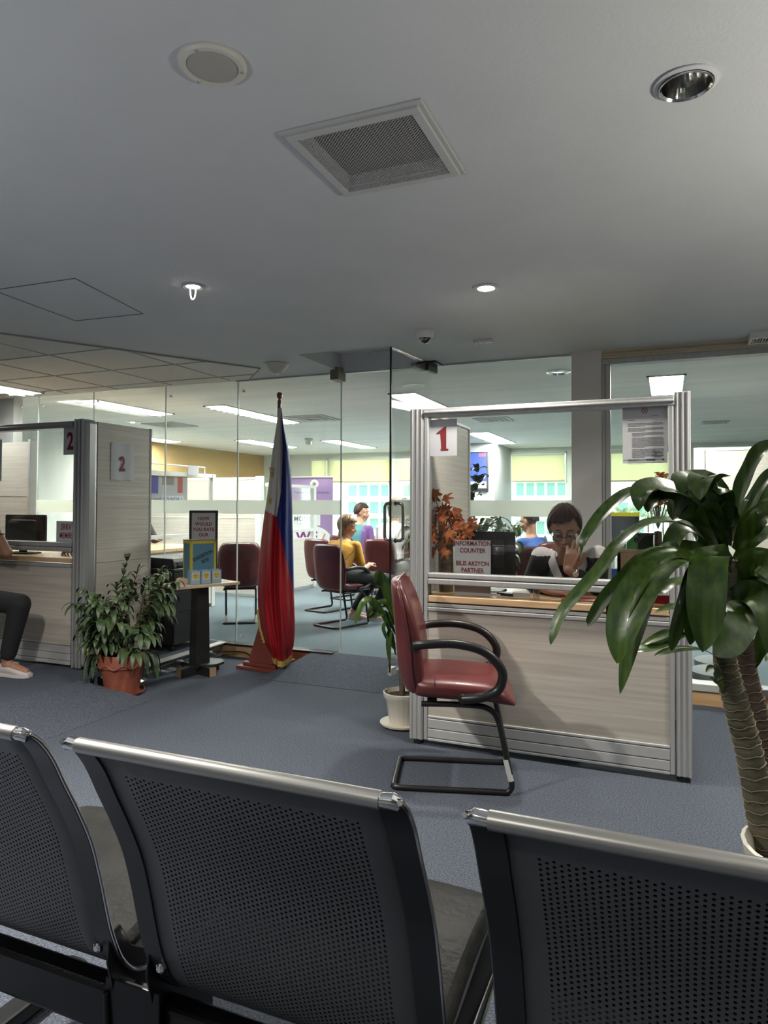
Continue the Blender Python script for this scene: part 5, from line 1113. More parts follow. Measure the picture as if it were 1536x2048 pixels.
text('lettering', 'Philippine Retirement Authority', 0.052, BM(0.02, 1.365), NAV, bn, 0.012, sx=0.93); text('lettering', 'members services', 0.03, BM(0.0, 1.315), NAV, bn, 0.0)
bm_ = MB(); bm_.prism([(-0.40, 0.68), (0.12, 0.68), (0.12, 0.79), (0.18, 0.79), (0.18, 1.23), (-0.40, 1.23)], 0.001, BM(0, 0)); bm_.obj('white_field', BWH, bn, smooth=False)
text('lettering', "WOMEN'S", 0.105, BM(-0.06, 1.02, -0.0045), NAV, bn, 0.004, sx=0.95); text('lettering', 'MONTH', 0.115, BM(-0.09, 0.90, -0.0045), NAV, bn, 0.012, sx=0.95)
text('lettering', 'MAR 1 - 31', 0.04, BM(-0.06, 0.81, -0.0045), INKR, bn, 0.0, sx=1.3)
cp = [(0.40*math.sin(a), 0.40*math.cos(a)) for a in [R(-90+180*i/24) for i in range(25)]]; MB().prism([(x, z*0.72) for x, z in cp]+[(0.40, -0.45), (-0.40, -0.45)], 0.001, BM(0, 0.50, -0.0045)).obj('white_circle', BWH, bn, smooth=False)
text('lettering', 'WE', 0.25, BM(-0.06, 0.585, -0.0065), PUR, bn, 0.03); text('lettering', 'gender', 0.135, BM(-0.06, 0.435, -0.0065), NAV, bn, 0.012)
m = MB(); m.prism([(0.20, 0.52), (0.23, 0.52), (0.28, 0.64), (0.25, 0.65)], 0.001, BM(0, 0, -0.0065)); m.obj('leaf_mark', mat('banner_orange', (0.6, 0.25, 0.12), 0.6), bn, smooth=False)
# television on its wall block
struct(Bx('wall_inner', -3.85, -2.80, 11.8, YF, 0.1, ZC+0.06, mat('tv_wall_grey', (0.34, 0.35, 0.36), 0.8)))
a = aty(911, 905, 11.74); c = aty(976, 980, 11.74)
tv = thing('television', 'wall television showing a blue programme screen', 'television', ((a.x+c.x)/2, 11.74, (a.z+c.z)/2)); tw, th = (c.x-a.x)/2, (a.z-c.z)/2
m = MB()
Bx('housing', -tw, tw, -0.02, 0.06, -th, th, BLK, tv, 0.004)
scr = [((-tw+0.02, tw-0.02, -th+0.03, th-0.02), (0.015, 0.09, 0.75), 1.0, 'screen'), ((-tw+0.02, tw-0.02, -th+0.03, -th+0.15), (0.75, 0.8, 0.9), 0.8, 'caption_bar'), ((tw-0.16, tw-0.03, th-0.09, th-0.03), (0.7, 0.15, 0.25), 0.8, 'channel_mark'), ((-tw+0.02, -tw+0.12, -th+0.15, th-0.05), (0.35, 0.55, 0.9), 0.8, 'side_graphic')]
for k, ((x0, x1, z0, z1), c_, s_, nm) in enumerate(scr): Bx(nm, x0, x1, -0.0215-0.001*k, -0.0205-0.001*k, z0, z1, emit('tv_'+nm, c_, s_*0.45, 0.03), tv)
Bx('wall_mount', -0.1, 0.1, 0.06, 0.07, -0.1, 0.1, BLK, tv)
# roller blinds
BLF = frosted('yellow_blind_fabric', (0.72, 0.66, 0.36), 0.02)
def blind(x0, x1, zb, label, bar=None):
    t = thing('roller_blind', label, 'roller blind', ((x0+x1)/2, YF-0.06, 0), 0, 'yellow roller blinds'); hw = (x1-x0)/2
    MB().tube([(-hw, 0, 2.23), (hw, 0, 2.23)], 0.03, 12).obj('roller', FRM, t)
    MB().sheet(lambda u, v: (-hw+2*hw*u, 0.004*math.sin(40*u)*v, 2.23+(zb-2.23)*v), 40, 4).obj('fabric', BLF, t)
    MB().tube([(-hw, 0, zb), (hw, 0, zb)], 0.016, 8).obj('bottom_bar', mat('blind_bar', (0.45, 0.40, 0.26), 0.6), t)
blind(-7.15, -6.78, 1.80, 'narrow yellow roller blind at the far left of the windows'); blind(-6.72, -5.32, 1.74, 'wide yellow roller blind above the people seated at the far window')
blind(-5.10, -3.88, 1.76, 'yellow roller blind behind the booth post'); blind(-2.78, -1.78, 1.72, 'yellow roller blind right of the television'); blind(-1.06, 0.02, 1.70, 'yellow roller blind behind the notice sheet')
# right inner partition and things around it
rp = thing('partition', 'wide beige partition behind the framed glass at right', 'partition', (aty(1388, 1010, 7.4).x, 7.4, 0.1))
Bx('panel', 0.10, 2.5, -0.03, 0.03, 0.05, 1.69, LAM, rp); Bx('top_trim', 0.0, 2.5, -0.035, 0.035, 1.69, 1.72, FRM, rp); Bx('post', 0.0, 0.10, -0.05, 0.05, 0, 1.72, ALU, rp, 0.012)
for k, (x, y) in enumerate(((0.30, 5.10), (0.34, 5.45))):
    tag(MB().lathe([(0.16, 0.0), (0.17, 0.01), (0.17, 0.05), (0.15, 0.06), (0.001, 0.06)], 36, (x, y, 0.1)).obj('floor_disc', mat('grey_rubber', (0.12, 0.13, 0.135), 0.7), ang=50), ['flat round grey stand base on the floor, nearer the glass', 'flat round grey stand base on the floor, farther from the glass'][k], 'stand base', 'round grey stand bases')
ks = thing('display_screen', 'dark display screen topped by a yellow strip, behind the counter', 'display', (-0.49, 6.6, 0.1))
a = aty(1212, 1032, 6.6); c = aty(1279, 1085, 6.6)
Bx('screen', a.x-ks.location.x, c.x-ks.location.x, -0.02, 0.02, c.z-0.1, a.z-0.1, mat('screen_dark', (0.012, 0.016, 0.028), 0.15), ks); Bx('yellow_strip', a.x-ks.location.x, c.x-ks.location.x, -0.025, 0.02, a.z-0.1, a.z-0.065, mat('bright_yellow', (0.75, 0.62, 0.02), 0.6), ks)
m = MB(); m.box(-0.04, 0.04, -0.02, 0.02, 0.02, c.z-0.1); m.box(-0.18, 0.18, -0.15, 0.15, 0, 0.02); m.obj('stand', FRM, ks, smooth=False)
text('lettering', 'Help Desk', 0.035, Matrix.Translation((-0.02, -0.0215, (a.z+c.z)/2-0.12)) @ RX, PAPER, ks, 0.01) if False else None
bl = thing('office_chair', 'blue-backed chair behind the counter box', 'office chair', (-0.52, 5.0, 0.1)); p = aty(1225, 1165, 5.0)
MB().prism(rrect(0.22, 0.26, 0.07), 0.04, Matrix.Translation((p.x+0.52, 0.02, p.z-0.13)) @ RX).obj('backrest', mat('blue_plastic', (0.02, 0.10, 0.32), 0.4), bl, smooth=False, bevel=0.01)
m = MB(); m.box(-0.2, 0.2, -0.05, 0.35, 0.42, 0.46); m.obj('seat', MATS['blue_plastic'], bl, smooth=False, bevel=0.015)
m = MB(); m.tube([(0, 0.15, 0.02), (0, 0.15, 0.42)], 0.025, 10); [m.tube([(0, 0.15, 0.06), (0.26*math.cos(k*1.257), 0.15+0.26*math.sin(k*1.257), 0.02)], 0.016, 8) for k in range(5)]; m.tube([(0, 0.02, 0.44), (p.x+0.52, 0.03, p.z-0.15)], 0.015, 8); m.obj('base', BLK, bl)
# brown hutch on the counter and the things on it
x0 = aty(1236, 1100, 3.66).x; zt = aty(1240, 1097, 3.66).z
hu = thing('desk_hutch', 'brown board hutch standing at the right end of the counter', 'hutch', (0, 0, 0.78)); BRN = mat('brown_board', (0.30, 0.205, 0.125), 0.6, var=0.06, scale=(2, 2, 20))
m = MB(); x1 = 0.02; h_ = zt-0.78
Bx('top', x0, x1, 3.60, 3.84, h_-0.018, h_, BRN, hu, 0.002); Bx('side_board', x0, x0+0.016, 3.60, 3.84, 0, h_-0.018, BRN, hu); Bx('side_board', x1-0.016, x1, 3.60, 3.84, 0, h_-0.018, BRN, hu); Bx('back_board', x0, x1, 3.60, 3.61, 0.12, h_-0.018, BRN, hu)
Bx('shelf', x0+0.016, x1-0.016, 3.61, 3.84, 0.10, 0.114, BRN, hu)
def onh(px, y=3.68): return aty(px, 1090, y).x
tag(Bx('red_box', onh(1300, 3.57), onh(1340, 3.57)-0.005, 3.555, 3.598, 0.781, 0.905, mat('glossy_red', (0.30, 0.012, 0.02), 0.25)), 'shiny red box standing against the hutch', 'box')
g = thing('leaflet_box', 'bright green carton on top of the brown hutch', 'carton', (onh(1268), 3.655, zt), R(8)); Bx('body', -0.033, 0.033, -0.02, 0.02, 0, 0.085, mat('carton_green', (0.05, 0.23, 0.06), 0.5), g); MB().prism(disc(0.014, 20), 0.001, Matrix.Translation((0.012, -0.0205, 0.045)) @ RX).obj('print', INKK, g, smooth=False)
bb = thing('storage_box', 'small black glossy box between the green carton and the glass vase', 'box', (onh(1292), 3.655, zt)); Bx('body', -0.036, 0.036, -0.03, 0.03, 0, 0.07, mat('black_gloss', (0.02, 0.02, 0.018), 0.12, coat=0.5), bb, 0.004); Bx('lid', -0.038, 0.038, -0.032, 0.032, 0.07, 0.082, BLK, bb, 0.003)
bo = thing('perfume_bottle', 'small cream bottle with a silver cap at the hutch corner', 'bottle', (onh(1246), 3.655, zt)); MB().lathe([(0.014, 0), (0.016, 0.01), (0.016, 0.05), (0.008, 0.062), (0.008, 0.066)], 18).obj('body', CREAM, bo); MB().lathe([(0.009, 0.066), (0.010, 0.085), (0.006, 0.09)], 14).obj('cap', CHR, bo)
gv = thing('dried_flower_vase', 'clear glass vase of dried orange flowers on the hutch', 'vase', (onh(1316), 3.745, zt))
MB().lathe([(0.028, 0), (0.026, 0.03), (0.022, 0.09), (0.03, 0.14), (0.042, 0.20), (0.038, 0.20), (0.027, 0.14), (0.019, 0.09), (0.021, 0.01), (0.001, 0.008)], 32).obj('vase', GLSD, gv)
MB().lathe([(0.019, 0.01), (0.018, 0.085), (0.001, 0.09)], 20).obj('filler', mat('brown_pebbles', (0.20, 0.11, 0.07), 0.8, var=0.5, scale=(120, 120, 120)), gv)
ORF = mat('dried_orange_petal', (0.55, 0.22, 0.04), 0.7, scale=(30, 30, 30), col2=(0.70, 0.40, 0.14)); TAN = mat('dried_straw', (0.42, 0.33, 0.22), 0.8)
lv = MB(); st2 = MB(); rng = random.Random(9)
for k in range(26):
    a = rng.uniform(0, 6.28); r = rng.uniform(0.01, 0.06); c = Vector((r*math.cos(a), r*math.sin(a), rng.uniform(0.20, 0.37))); st2.tube([(0, 0, 0.10), c], 0.0018, 5)
    for j in range(6): b = rng.uniform(0, 6.28); d = Vector((math.cos(b), math.sin(b), rng.uniform(0.1, 1.0))).normalized(); leaf(lv, [c, c+d*0.02, c+d*0.036], 0.022, Vector((0, 0, 1)), None, 0.3, 0.2, 6)
lv.obj('dried_flowers', ORF, gv, ang=180); st2.obj('stalks', TAN, gv)
# small things on the information worktop
gp = aty(1073, 1190, 3.50); gc = thing('glass_cup', 'small clear glass cup on the counter before the clerk\'s arm', 'cup', (gp.x, 3.50, 0.78)); MB().lathe([(0.016, 0), (0.017, 0.006), (0.018, 0.06), (0.016, 0.06), (0.015, 0.008), (0.001, 0.006)], 24).obj('cup', GLSD, gc)
p = aty(1135, 1196, 3.50); tag(Bx('red_folder', -0.03, 0.30, -0.06, 0.08, 0, 0.006, mat('red_folder', (0.36, 0.05, 0.04), 0.5), None, 0, Matrix.Translation((p.x, 3.52, 0.7805)) @ Matrix.Rotation(R(6), 4, 'Z')), 'thin red folder lying under the clerk\'s hand', 'folder')
tag(Bx('paper_sheet', -0.13, 0.13, -0.05, 0.05, 0, 0.002, mat('cream_paper', (0.62, 0.57, 0.45), 0.8), None, 0, Matrix.Translation((p.x+0.16, 3.462, 0.7805)) @ Matrix.Rotation(R(-3), 4, 'Z')), 'cream paper sheet at the counter edge right of the clerk', 'paper')
for k, (px_, l, rz) in enumerate(((985, 0.10, 10), (1012, 0.09, -14), (1040, 0.085, 5))):
    pn = aty(px_, 1192, 3.53); tag(MB().box(-l/2, l/2, -0.03, 0.03, 0, 0.008+0.006*k, M=Matrix.Translation((pn.x, 3.56, 0.7805)) @ Matrix.Rotation(R(rz), 4, 'Z')).obj('memo_pad', [PAPER, BLK, PAPER][k], smooth=False), ['white memo pad on the counter just right of the sign', 'flat black pad on the counter between two white ones', 'white memo pad beside the small glass cup'][k], 'memo pad')
cbp = [aty(x, y, 3.62) for x, y in ((985, 1172), (1010, 1180), (1030, 1172), (1050, 1182), (1066, 1174))]
tag(MB().tube(bez(cbp, 5), 0.004, 6).obj('monitor_cable', BLK), 'loose black cable looping behind the memo pads', 'cable') if False else None

# ================================================================== view outside the far windows
BW = mat('facade_white', (0.78, 0.80, 0.78), 0.8); BG = mat('facade_glass', (0.20, 0.37, 0.34), 0.3); BS = mat('facade_grey_band', (0.50, 0.56, 0.53), 0.8)  # last one: greyer colour for alternate balconies
def tower(label, px0, px1, y, top_px, cw, fh, mat_w):
    a = aty(px0, 1010, y); c = aty(px1, 1010, y); zt_ = aty(px0, top_px, y).z; W_ = c.x-a.x
    t = thing('apartment_tower', label, 'building', (a.x, y, -14)); H_ = zt_+14
    Bx('wall', 0, W_, 0, 12, 0, H_, mat_w, t)
    nf = int(H_/fh); nc = max(1, int(W_/cw)); w0 = None
    for f in range(nf):
        z = f*fh
        if not (-16 < z-14 < 12): continue
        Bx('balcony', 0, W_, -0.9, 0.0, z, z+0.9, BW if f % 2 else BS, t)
        for k in range(nc):
            if w0 is None: w0 = Bx('window', 0, cw*0.72, -0.12, 0.02, 0, fh*0.62, BG, t); o = w0
            else: o = w0.copy(); COL.objects.link(o)
            o.location = (k*cw+cw*0.14, 0, z+fh*0.30)
tower('pale apartment tower outside, seen past the open glass door', 694, 860, 120, 930, 2.3, 3.2, BW)
tower('pale glazed tower outside the window right of the television', 1030, 1136, 115, 900, 1.7, 3.2, BW)
tower('low white building outside, behind the dried flowers', 1200, 1300, 110, 985, 2.2, 3.2, BW)
TRE = mat('pale_tree_leaf', (0.35, 0.42, 0.26), 0.8, var=0.3, scale=(1.5, 1.5, 1.5))  # pale green leaf colour, mottled at random
rng = random.Random(3)
for k, px_ in enumerate((1206, 1232, 1262, 1296, 1326)):
    y = 100; c = aty(px_, 1020, y); tr_ = thing('street_tree', ['leftmost', 'second', 'middle', 'fourth', 'rightmost'][k]+' of five pale leafy trees outside below the low white building', 'tree', (c.x, y, -14)); lv = MB()
    for j in range(170):
        a = rng.uniform(0, 6.28); b = math.acos(rng.uniform(-1, 1)); d = Vector((math.sin(b)*math.cos(a), math.sin(b)*math.sin(a)*0.8, math.cos(b)*0.75)); q = Vector((0, 0, c.z+14-0.4))+d*rng.uniform(0.5, 1.05); s = rng.uniform(0.18, 0.32)
        leaf(lv, [q, q+d*s*0.6+Vector((0, 0, 0.05)), q+d*s*1.3], s, Vector((rng.uniform(-1, 1), rng.uniform(-1, 1), 1)).normalized(), None, 0.1, 0, 4)
    lv.obj('crown', TRE, tr_, ang=180); MB().tube([(0, 0, 0), (0.1, 0, 7), (0, 0, c.z+13.6)], [0.22, 0.16, 0.08], 8).obj('trunk', TW, tr_)
struct(Bx('ground', -160, 80, 20, 200, -14.3, -14.0, mat('street_ground', (0.4, 0.42, 0.4), 0.9)))
# ================================================================== people
SKIN = mat('skin_tan', (0.42, 0.235, 0.155), 0.5, var=0.08, scale=(9, 9, 9), bump=0.03)
SKIND = mat('skin_brown', (0.32, 0.165, 0.105), 0.5, var=0.08, scale=(9, 9, 9))
def fused(m, name, mats, parent, voxel, smooth=4, fac=0.5, pick=None):
    o = m.obj(name, mats if isinstance(mats, (list, tuple)) else [mats], parent)
    r = o.modifiers.new('r', 'REMESH'); r.mode = 'VOXEL'; r.voxel_size = voxel; r.use_smooth_shade = True
    s = o.modifiers.new('s', 'SMOOTH'); s.factor = fac; s.iterations = smooth
    baked(o); me = o.data; me.materials.clear()
    for q in (mats if isinstance(mats, (list, tuple)) else [mats]): me.materials.append(q)
    me.polygons.foreach_set('use_smooth', [True]*len(me.polygons))
    if pick: me.polygons.foreach_set('material_index', [pick(p.center) for p in me.polygons])
    else: me.polygons.foreach_set('material_index', [0]*len(me.polygons))
    me.update(); return o
def frame(f, u):
    f = Vector(f).normalized(); u = Vector(u); u = (u-f*u.dot(f)).normalized(); return Matrix((f, u.cross(f), u)).transposed()   # cols: forward, left, up
def torso(m, pel, che, nk, lat, s, grow=0.0, low=-0.10, high=1.0):
    """elliptic loft pelvis -> chest -> neck; lat = the person's left"""
    lat = Vector(lat).normalized(); pel, che, nk = Vector(pel), Vector(che), Vector(nk); sp = [pel+(pel-che).normalized()*0.10*s, pel, pel.lerp(che, 0.5), che, che.lerp(nk, 0.45), che.lerp(nk, 0.72), nk]
    wd = [(0.13, 0.10), (0.172, 0.125), (0.150, 0.108), (0.168, 0.120), (0.178, 0.105), (0.125, 0.08), (0.062, 0.060)]
    pts = bez(sp, 4); rings = []; k = len(pts)
    for i, p in enumerate(pts):
        q = i/(k-1)*(len(wd)-1); a = int(min(q, len(wd)-2)); t_ = q-a; w_ = (wd[a][0]*(1-t_)+wd[a+1][0]*t_)*s+grow; d_ = (wd[a][1]*(1-t_)+wd[a+1][1]*t_)*s+grow
        tg = (pts[min(k-1, i+1)]-pts[max(0, i-1)]).normalized(); l = (lat-tg*lat.dot(tg)).normalized(); f = l.cross(tg)
        rings.append([p+l*w_*math.copysign(abs(math.cos(2*math.pi*j/24))**0.85, math.cos(2*math.pi*j/24))+f*d_*math.sin(2*math.pi*j/24) for j in range(24)])
    m.loft(rings)
def head(m, c, B, s):
    """skull, jaw, nose, brow, ears; B = frame forward/left/up"""
    g = lambda x, y, z: Vector(c)+B @ Vector((x*s, y*s, z*s))
    E_ = lambda p, r: m.ell(g(*p), tuple(x*s for x in r), B, 20, 14)
    E_((-0.012, 0, 0.028), (0.094, 0.074, 0.088)); E_((0.018, 0, -0.035), (0.068, 0.060, 0.078)); E_((0.052, 0, -0.088), (0.030, 0.032, 0.026))
    for y in (-1, 1): E_((0.060, 0.034*y, -0.030), (0.028, 0.028, 0.026)); E_((0.072, 0.030*y, 0.024), (0.018, 0.028, 0.010)); E_((-0.005, 0.074*y, -0.008), (0.018, 0.010, 0.030))
    m.cap(g(0.082, 0, 0.018), g(0.103, 0, -0.028), 0.010*s, 0.014*s, 12); E_((0.094, 0.012, -0.032), (0.011, 0.010, 0.009)); E_((0.094, -0.012, -0.032), (0.011, 0.010, 0.009))
    E_((0.080, 0, -0.058), (0.014, 0.026, 0.010)); E_((0.078, 0, -0.070), (0.013, 0.022, 0.009))
def face_parts(par, c, B, s, iris, brow, lidded=False):
    g = lambda x, y, z: Vector(c)+B @ Vector((x*s, y*s, z*s))
    for y in (-1, 1):
        e = MB().ell(g(0.071, 0.031*y, 0.004), (0.0125*s,)*3, B, 14, 10).obj('eye', mat('eye_white', (0.65, 0.62, 0.58), 0.25), par)
        MB().ell(g(0.0815, 0.031*y, 0.001 if not lidded else -0.004), (0.003*s, 0.006*s, 0.006*s), B, 12, 8).obj('iris', iris, e)
        MB().tube(bez([g(0.080, 0.012*y, 0.026), g(0.086, 0.030*y, 0.032), g(0.074, 0.052*y, 0.026)], 4), 0.0032*s, 6).obj('eyebrow', brow, par)
    MB().tube(bez([g(0.086, -0.024, -0.066), g(0.0945, 0, -0.064), g(0.086, 0.024, -0.066)], 5), [0.002*s]+[0.0045*s]*9+[0.002*s], 8).obj('mouth', mat('lip', (0.30, 0.10, 0.085), 0.45), par)
def hair(par, c, B, s, m_, nape=-0.5, side=-0.1, length=0.0, vol=1.0, fringe=0.55, puff=0.0, name='hair', sweep=0.0):
    """cap of hair: its lower edge follows the hairline; length lets it hang below the edge (a bob)"""
    g = lambda v: Vector(c)+B @ (Vector(v)*s)
    NA, NB = 48, 16; m = MB(); vs = []
    rx, ry, rz = 0.108*vol, 0.087*vol, 0.106*vol
    for i in range(NA):
        az = 2*math.pi*i/NA; fr = math.cos(az)     # 1 = front
        if fr > 0.45: lo = fringe+sweep*math.sin(az)+0.05*math.sin(11*az)
        elif fr > -0.1: t_ = (0.45-fr)/0.55; lo = fringe+(side-fringe)*t_**0.7
        else: t_ = (-0.1-fr)/0.9; lo = side+(nape-side)*min(1, t_*1.4)
        col_ = []
        for j in range(NB+1):
            el = math.pi/2+(math.asin(max(-0.98, min(0.98, lo)))-math.pi/2)*j/NB; w_ = 1+0.025*math.sin(13*az+2*j*0.15)+0.012*math.sin(29*az)
            col_.append(Vector((-0.014+rx*math.cos(el)*math.cos(az)*w_, ry*math.cos(el)*math.sin(az)*w_*(1+puff*max(0, -math.sin(el)+0.3)), 0.026+rz*math.sin(el)*w_)))
        if length and fr < 0.45:
            e = col_[-1]; hang = length*min(1, (0.45-fr)/0.3)
            for q in (0.25, 0.5, 0.75, 1.0): col_.append(Vector((e.x*(1+0.02*q), e.y*(1+0.05*q-0.16*q*q), e.z-hang*q)))
        elif length:
            col_ += [col_[-1]]*4
        vs.append(col_)
    n = len(vs[0]); v = [g(p) for r in vs for p in r]; fs = [(i*n+j, ((i+1) % NA)*n+j, ((i+1) % NA)*n+j+1, i*n+j+1) for i in range(NA) for j in range(n-1)]
    m.add(v, fs); o = m.obj(name, m_, par, ang=180); md = o.modifiers.new('solid', 'SOLIDIFY'); md.thickness = 0.014*s; md.offset = -0.6; md = o.modifiers.new('sub', 'SUBSURF'); md.levels = 1; md.render_levels = 1
    return o
def hand(m, wr, d, n, thumb, s=1.0, curl=(18, 30, 22), spread=0.10, curls=None, tcurl=25):
    """palm and five fingers: d along the hand, n the way the palm looks, thumb = +1/-1 side"""
    wr = Vector(wr); d = Vector(d).normalized(); n = Vector(n); n = (n-d*n.dot(d)).normalized(); sd = d.cross(n)*thumb
    lens = [(0.088, 0.040, 0.024, 0.019), (0.092, 0.044, 0.028, 0.020), (0.086, 0.041, 0.026, 0.019), (0.078, 0.032, 0.020, 0.016)]
    for k, (pl, a, b, c_) in enumerate(lens):
        off = (1.5-k)*0.0195*s; kn = wr+d*pl*s+sd*off+n*(-0.002-0.003*abs(1.5-k))*s
        m.cap(wr+sd*off*0.55+d*0.008*s, kn, 0.0135*s, 0.0105*s, 12)
        ang = 0; p = kn; fd = (d+sd*(1.5-k)*spread).normalized(); cs = curls[k] if curls else curl
        for L_, r0, r1, cc in ((a, 0.0092, 0.0082, cs[0]), (b, 0.0082, 0.0074, cs[1]), (c_, 0.0074, 0.0062, cs[2])):
            ang += R(cc); q = p+(fd*math.cos(ang)+n*math.sin(ang))*L_*s*1.0; m.cap(p, q, r0*s, r1*s, 12); p = q
    t0 = wr+d*0.018*s+sd*0.020*s+n*0.004*s; t1 = t0+(d*0.62+sd*0.62+n*0.25).normalized()*0.042*s; a = R(tcurl)
    t2 = t1+(d*math.cos(a)*0.85+sd*(0.5-math.sin(a)*0.5)+n*math.sin(a)*0.6).normalized()*0.034*s; t3 = t2+(d*0.95+n*math.sin(a)*0.5-sd*0.1).normalized()*0.026*s
    m.cap(t0, t1, 0.0135*s, 0.0105*s, 12); m.cap(t1, t2, 0.0105*s, 0.0092*s, 12); m.cap(t2, t3, 0.0092*s, 0.0072*s, 12)
def person(label, J, s, skin, top, top_pick, sleeve, trousers, shoe, hair_kw, B, voxel=0.007, hands=None, face=True, group=None, neckline=0.02, iris=None):
    """J: joints. One continuous body; clothes, shoes and hair are its children."""
    lat = (J['shl']-J['shr']).normalized(); body = MB()
    torso(body, J['pel'], J['che'], J['nk'], lat, s); body.cap(J['nk']-Vector((0, 0, 0.02*s)), J['head']+B @ Vector((-0.022, 0, -0.05))*s, 0.060*s, 0.052*s); head(body, J['head'], B, s)
    sh = MB(); torso(sh, J['pel'], J['che'], J['nk']-(J['nk']-J['che']).normalized()*neckline, lat, s, 0.013)
    tr_ = MB()
    for q in 'lr':
        S_, E_, W_ = J['sh'+q], J['el'+q], J['wr'+q]
        body.cap(J['che'].lerp(J['nk'], 0.55), S_, 0.06*s, 0.050*s); body.cap(S_, E_, 0.047*s, 0.037*s); body.cap(E_, W_, 0.038*s, 0.0255*s)
        sh.cap(J['che'].lerp(J['nk'], 0.55), S_, 0.068*s, 0.062*s)
        if sleeve <= 1: sh.cap(S_, S_.lerp(E_, sleeve), 0.060*s, (0.060-0.010*sleeve)*s)
        else: sh.cap(S_, E_, 0.060*s, 0.050*s); sh.cap(E_, E_.lerp(W_, sleeve-1), 0.050*s, 0.040*s)
        if hands and q in hands: hand(body, W_, *hands[q][0], s=s, **hands[q][1])
        else: hand(body, W_, (W_-E_), lat.cross(W_-E_)*(1 if q == 'l' else -1)+Vector((0, 0, -0.3)), 1 if q == 'l' else -1, s)
        H_, K_, A_, T_ = J['hip'+q], J['kn'+q], J['an'+q], J['to'+q]
        body.cap(H_, K_, 0.080*s, 0.056*s); body.cap(K_, A_, 0.056*s, 0.035*s); body.cap(A_+Vector((0, 0, -0.03*s)), T_, 0.036*s, 0.028*s)
        tr_.cap(J['pel'], H_, 0.115*s, 0.098*s); tr_.cap(H_, K_, 0.094*s, 0.070*s); tr_.cap(K_, A_+(K_-A_)*0.12, 0.070*s, 0.052*s)
    o = fused(body, 'person', skin, None, voxel); tag(o, label, 'person', group)
    fused(sh, 'shirt', top, o, max(0.009, voxel), 5, 0.5, top_pick)
    fused(tr_, 'trousers', trousers, o, 0.012, 4)
    for q in 'lr':
        A_, T_ = J['an'+q], J['to'+q]; m = MB(); d = (T_-A_); d.z = 0; d = d.normalized(); l = Vector((-d.y, d.x, 0)); z0 = T_.z-0.03*s; rings = []
        for t_, w_, h_ in ((-0.06, 0.020, 0.055), (-0.045, 0.032, 0.085), (0.0, 0.036, 0.098), (0.04, 0.038, 0.085), (0.09, 0.042, 0.058), (0.14, 0.045, 0.046), (0.17, 0.036, 0.036), (0.188, 0.018, 0.026)):
            c = Vector((A_.x, A_.y, z0))+d*t_*s; rings.append([c+l*w_*s*math.cos(2*math.pi*j/16)+Vector((0, 0, max(0.0, h_*s*(0.5+0.5*math.sin(2*math.pi*j/16))))) for j in range(16)])
        sho = m.loft(rings).obj('shoe', shoe, o, sub=1)
        so = MB(); so.loft([[c2 for c2 in [Vector((A_.x, A_.y, z0-0.004))+d*t_*s+l*w_*s, Vector((A_.x, A_.y, z0-0.004))+d*t_*s-l*w_*s, Vector((A_.x, A_.y, z0+0.016*s))+d*t_*s-l*w_*s, Vector((A_.x, A_.y, z0+0.016*s))+d*t_*s+l*w_*s]] for t_, w_ in ((-0.062, 0.022), (-0.045, 0.036), (0.04, 0.042), (0.13, 0.050), (0.175, 0.040), (0.193, 0.02))]).obj('sole', mat('shoe_sole', (0.55, 0.53, 0.51), 0.6), sho)
        MB().tube([Vector((A_.x, A_.y, z0+0.078*s))+d*0.075*s+l*0.022*s, Vector((A_.x, A_.y, z0+0.088*s))+d*0.06*s, Vector((A_.x, A_.y, z0+0.078*s))+d*0.075*s-l*0.022*s], 0.003*s, 6).obj('laces', mat('lace', (0.5, 0.48, 0.46), 0.8), sho)
    if hair_kw: hair(o, J['head'], B, s, **hair_kw)
    if face: face_parts(o, J['head'], B, s, mat('iris_brown', (0.03, 0.015, 0.01), 0.2), hair_kw['m_'] if hair_kw else INKK, True)
    return o
V = Vector
def seated(x, y, zf, ang, s, seat=0.44, lean=10, head_yaw=0, head_pitch=10, arms='lap', spread=0.09, kneeext=0.42):
    """joints of someone sitting upright; ang = facing, from +x"""
    Mz = Matrix.Rotation(R(ang), 3, 'Z'); g = lambda a, b, c: V((x, y, zf))+Mz @ V((a*s, b*s, c*s)); sz = seat/s; J = {}; L_ = R(lean); ln = lambda h: h*math.sin(L_); lz = lambda h: h*math.cos(L_)
    z0 = sz+0.095; J['pel'] = g(0, 0, z0); J['che'] = g(ln(0.30), 0, z0+lz(0.30)); J['nk'] = g(ln(0.50), 0, z0+lz(0.50)); J['head'] = g(ln(0.50)+0.035, 0, z0+lz(0.50)+0.155)
    for q, k in (('l', 1), ('r', -1)):
        J['sh'+q] = g(ln(0.44), 0.175*k, z0+lz(0.42)); J['hip'+q] = g(0.0, 0.09*k, z0-0.02); J['kn'+q] = g(kneeext, spread*1.3*k, sz+0.05); J['an'+q] = g(kneeext-0.02, spread*1.3*k, 0.09); J['to'+q] = g(kneeext+0.13, spread*1.5*k, 0.03)
        if arms == 'lap': J['el'+q] = g(ln(0.3)+0.06, 0.235*k, z0+0.14); J['wr'+q] = g(0.28, 0.10*k, z0+0.10)
        elif arms == 'desk': J['el'+q] = g(ln(0.3)+0.14, 0.24*k, z0+0.16); J['wr'+q] = g(0.40, 0.10*k, z0+0.20)
    f = Matrix.Rotation(R(ang+head_yaw), 3, 'Z') @ V((math.cos(R(head_pitch)), 0, -math.sin(R(head_pitch)))); return J, frame(f, (0, 0, 1))
BLKC = mat('black_cloth', (0.012, 0.012, 0.014), 0.85, bump=0.25, bscale=25); WHTC = mat('white_cloth', (0.60, 0.57, 0.58), 0.8, bump=0.2, bscale=25)
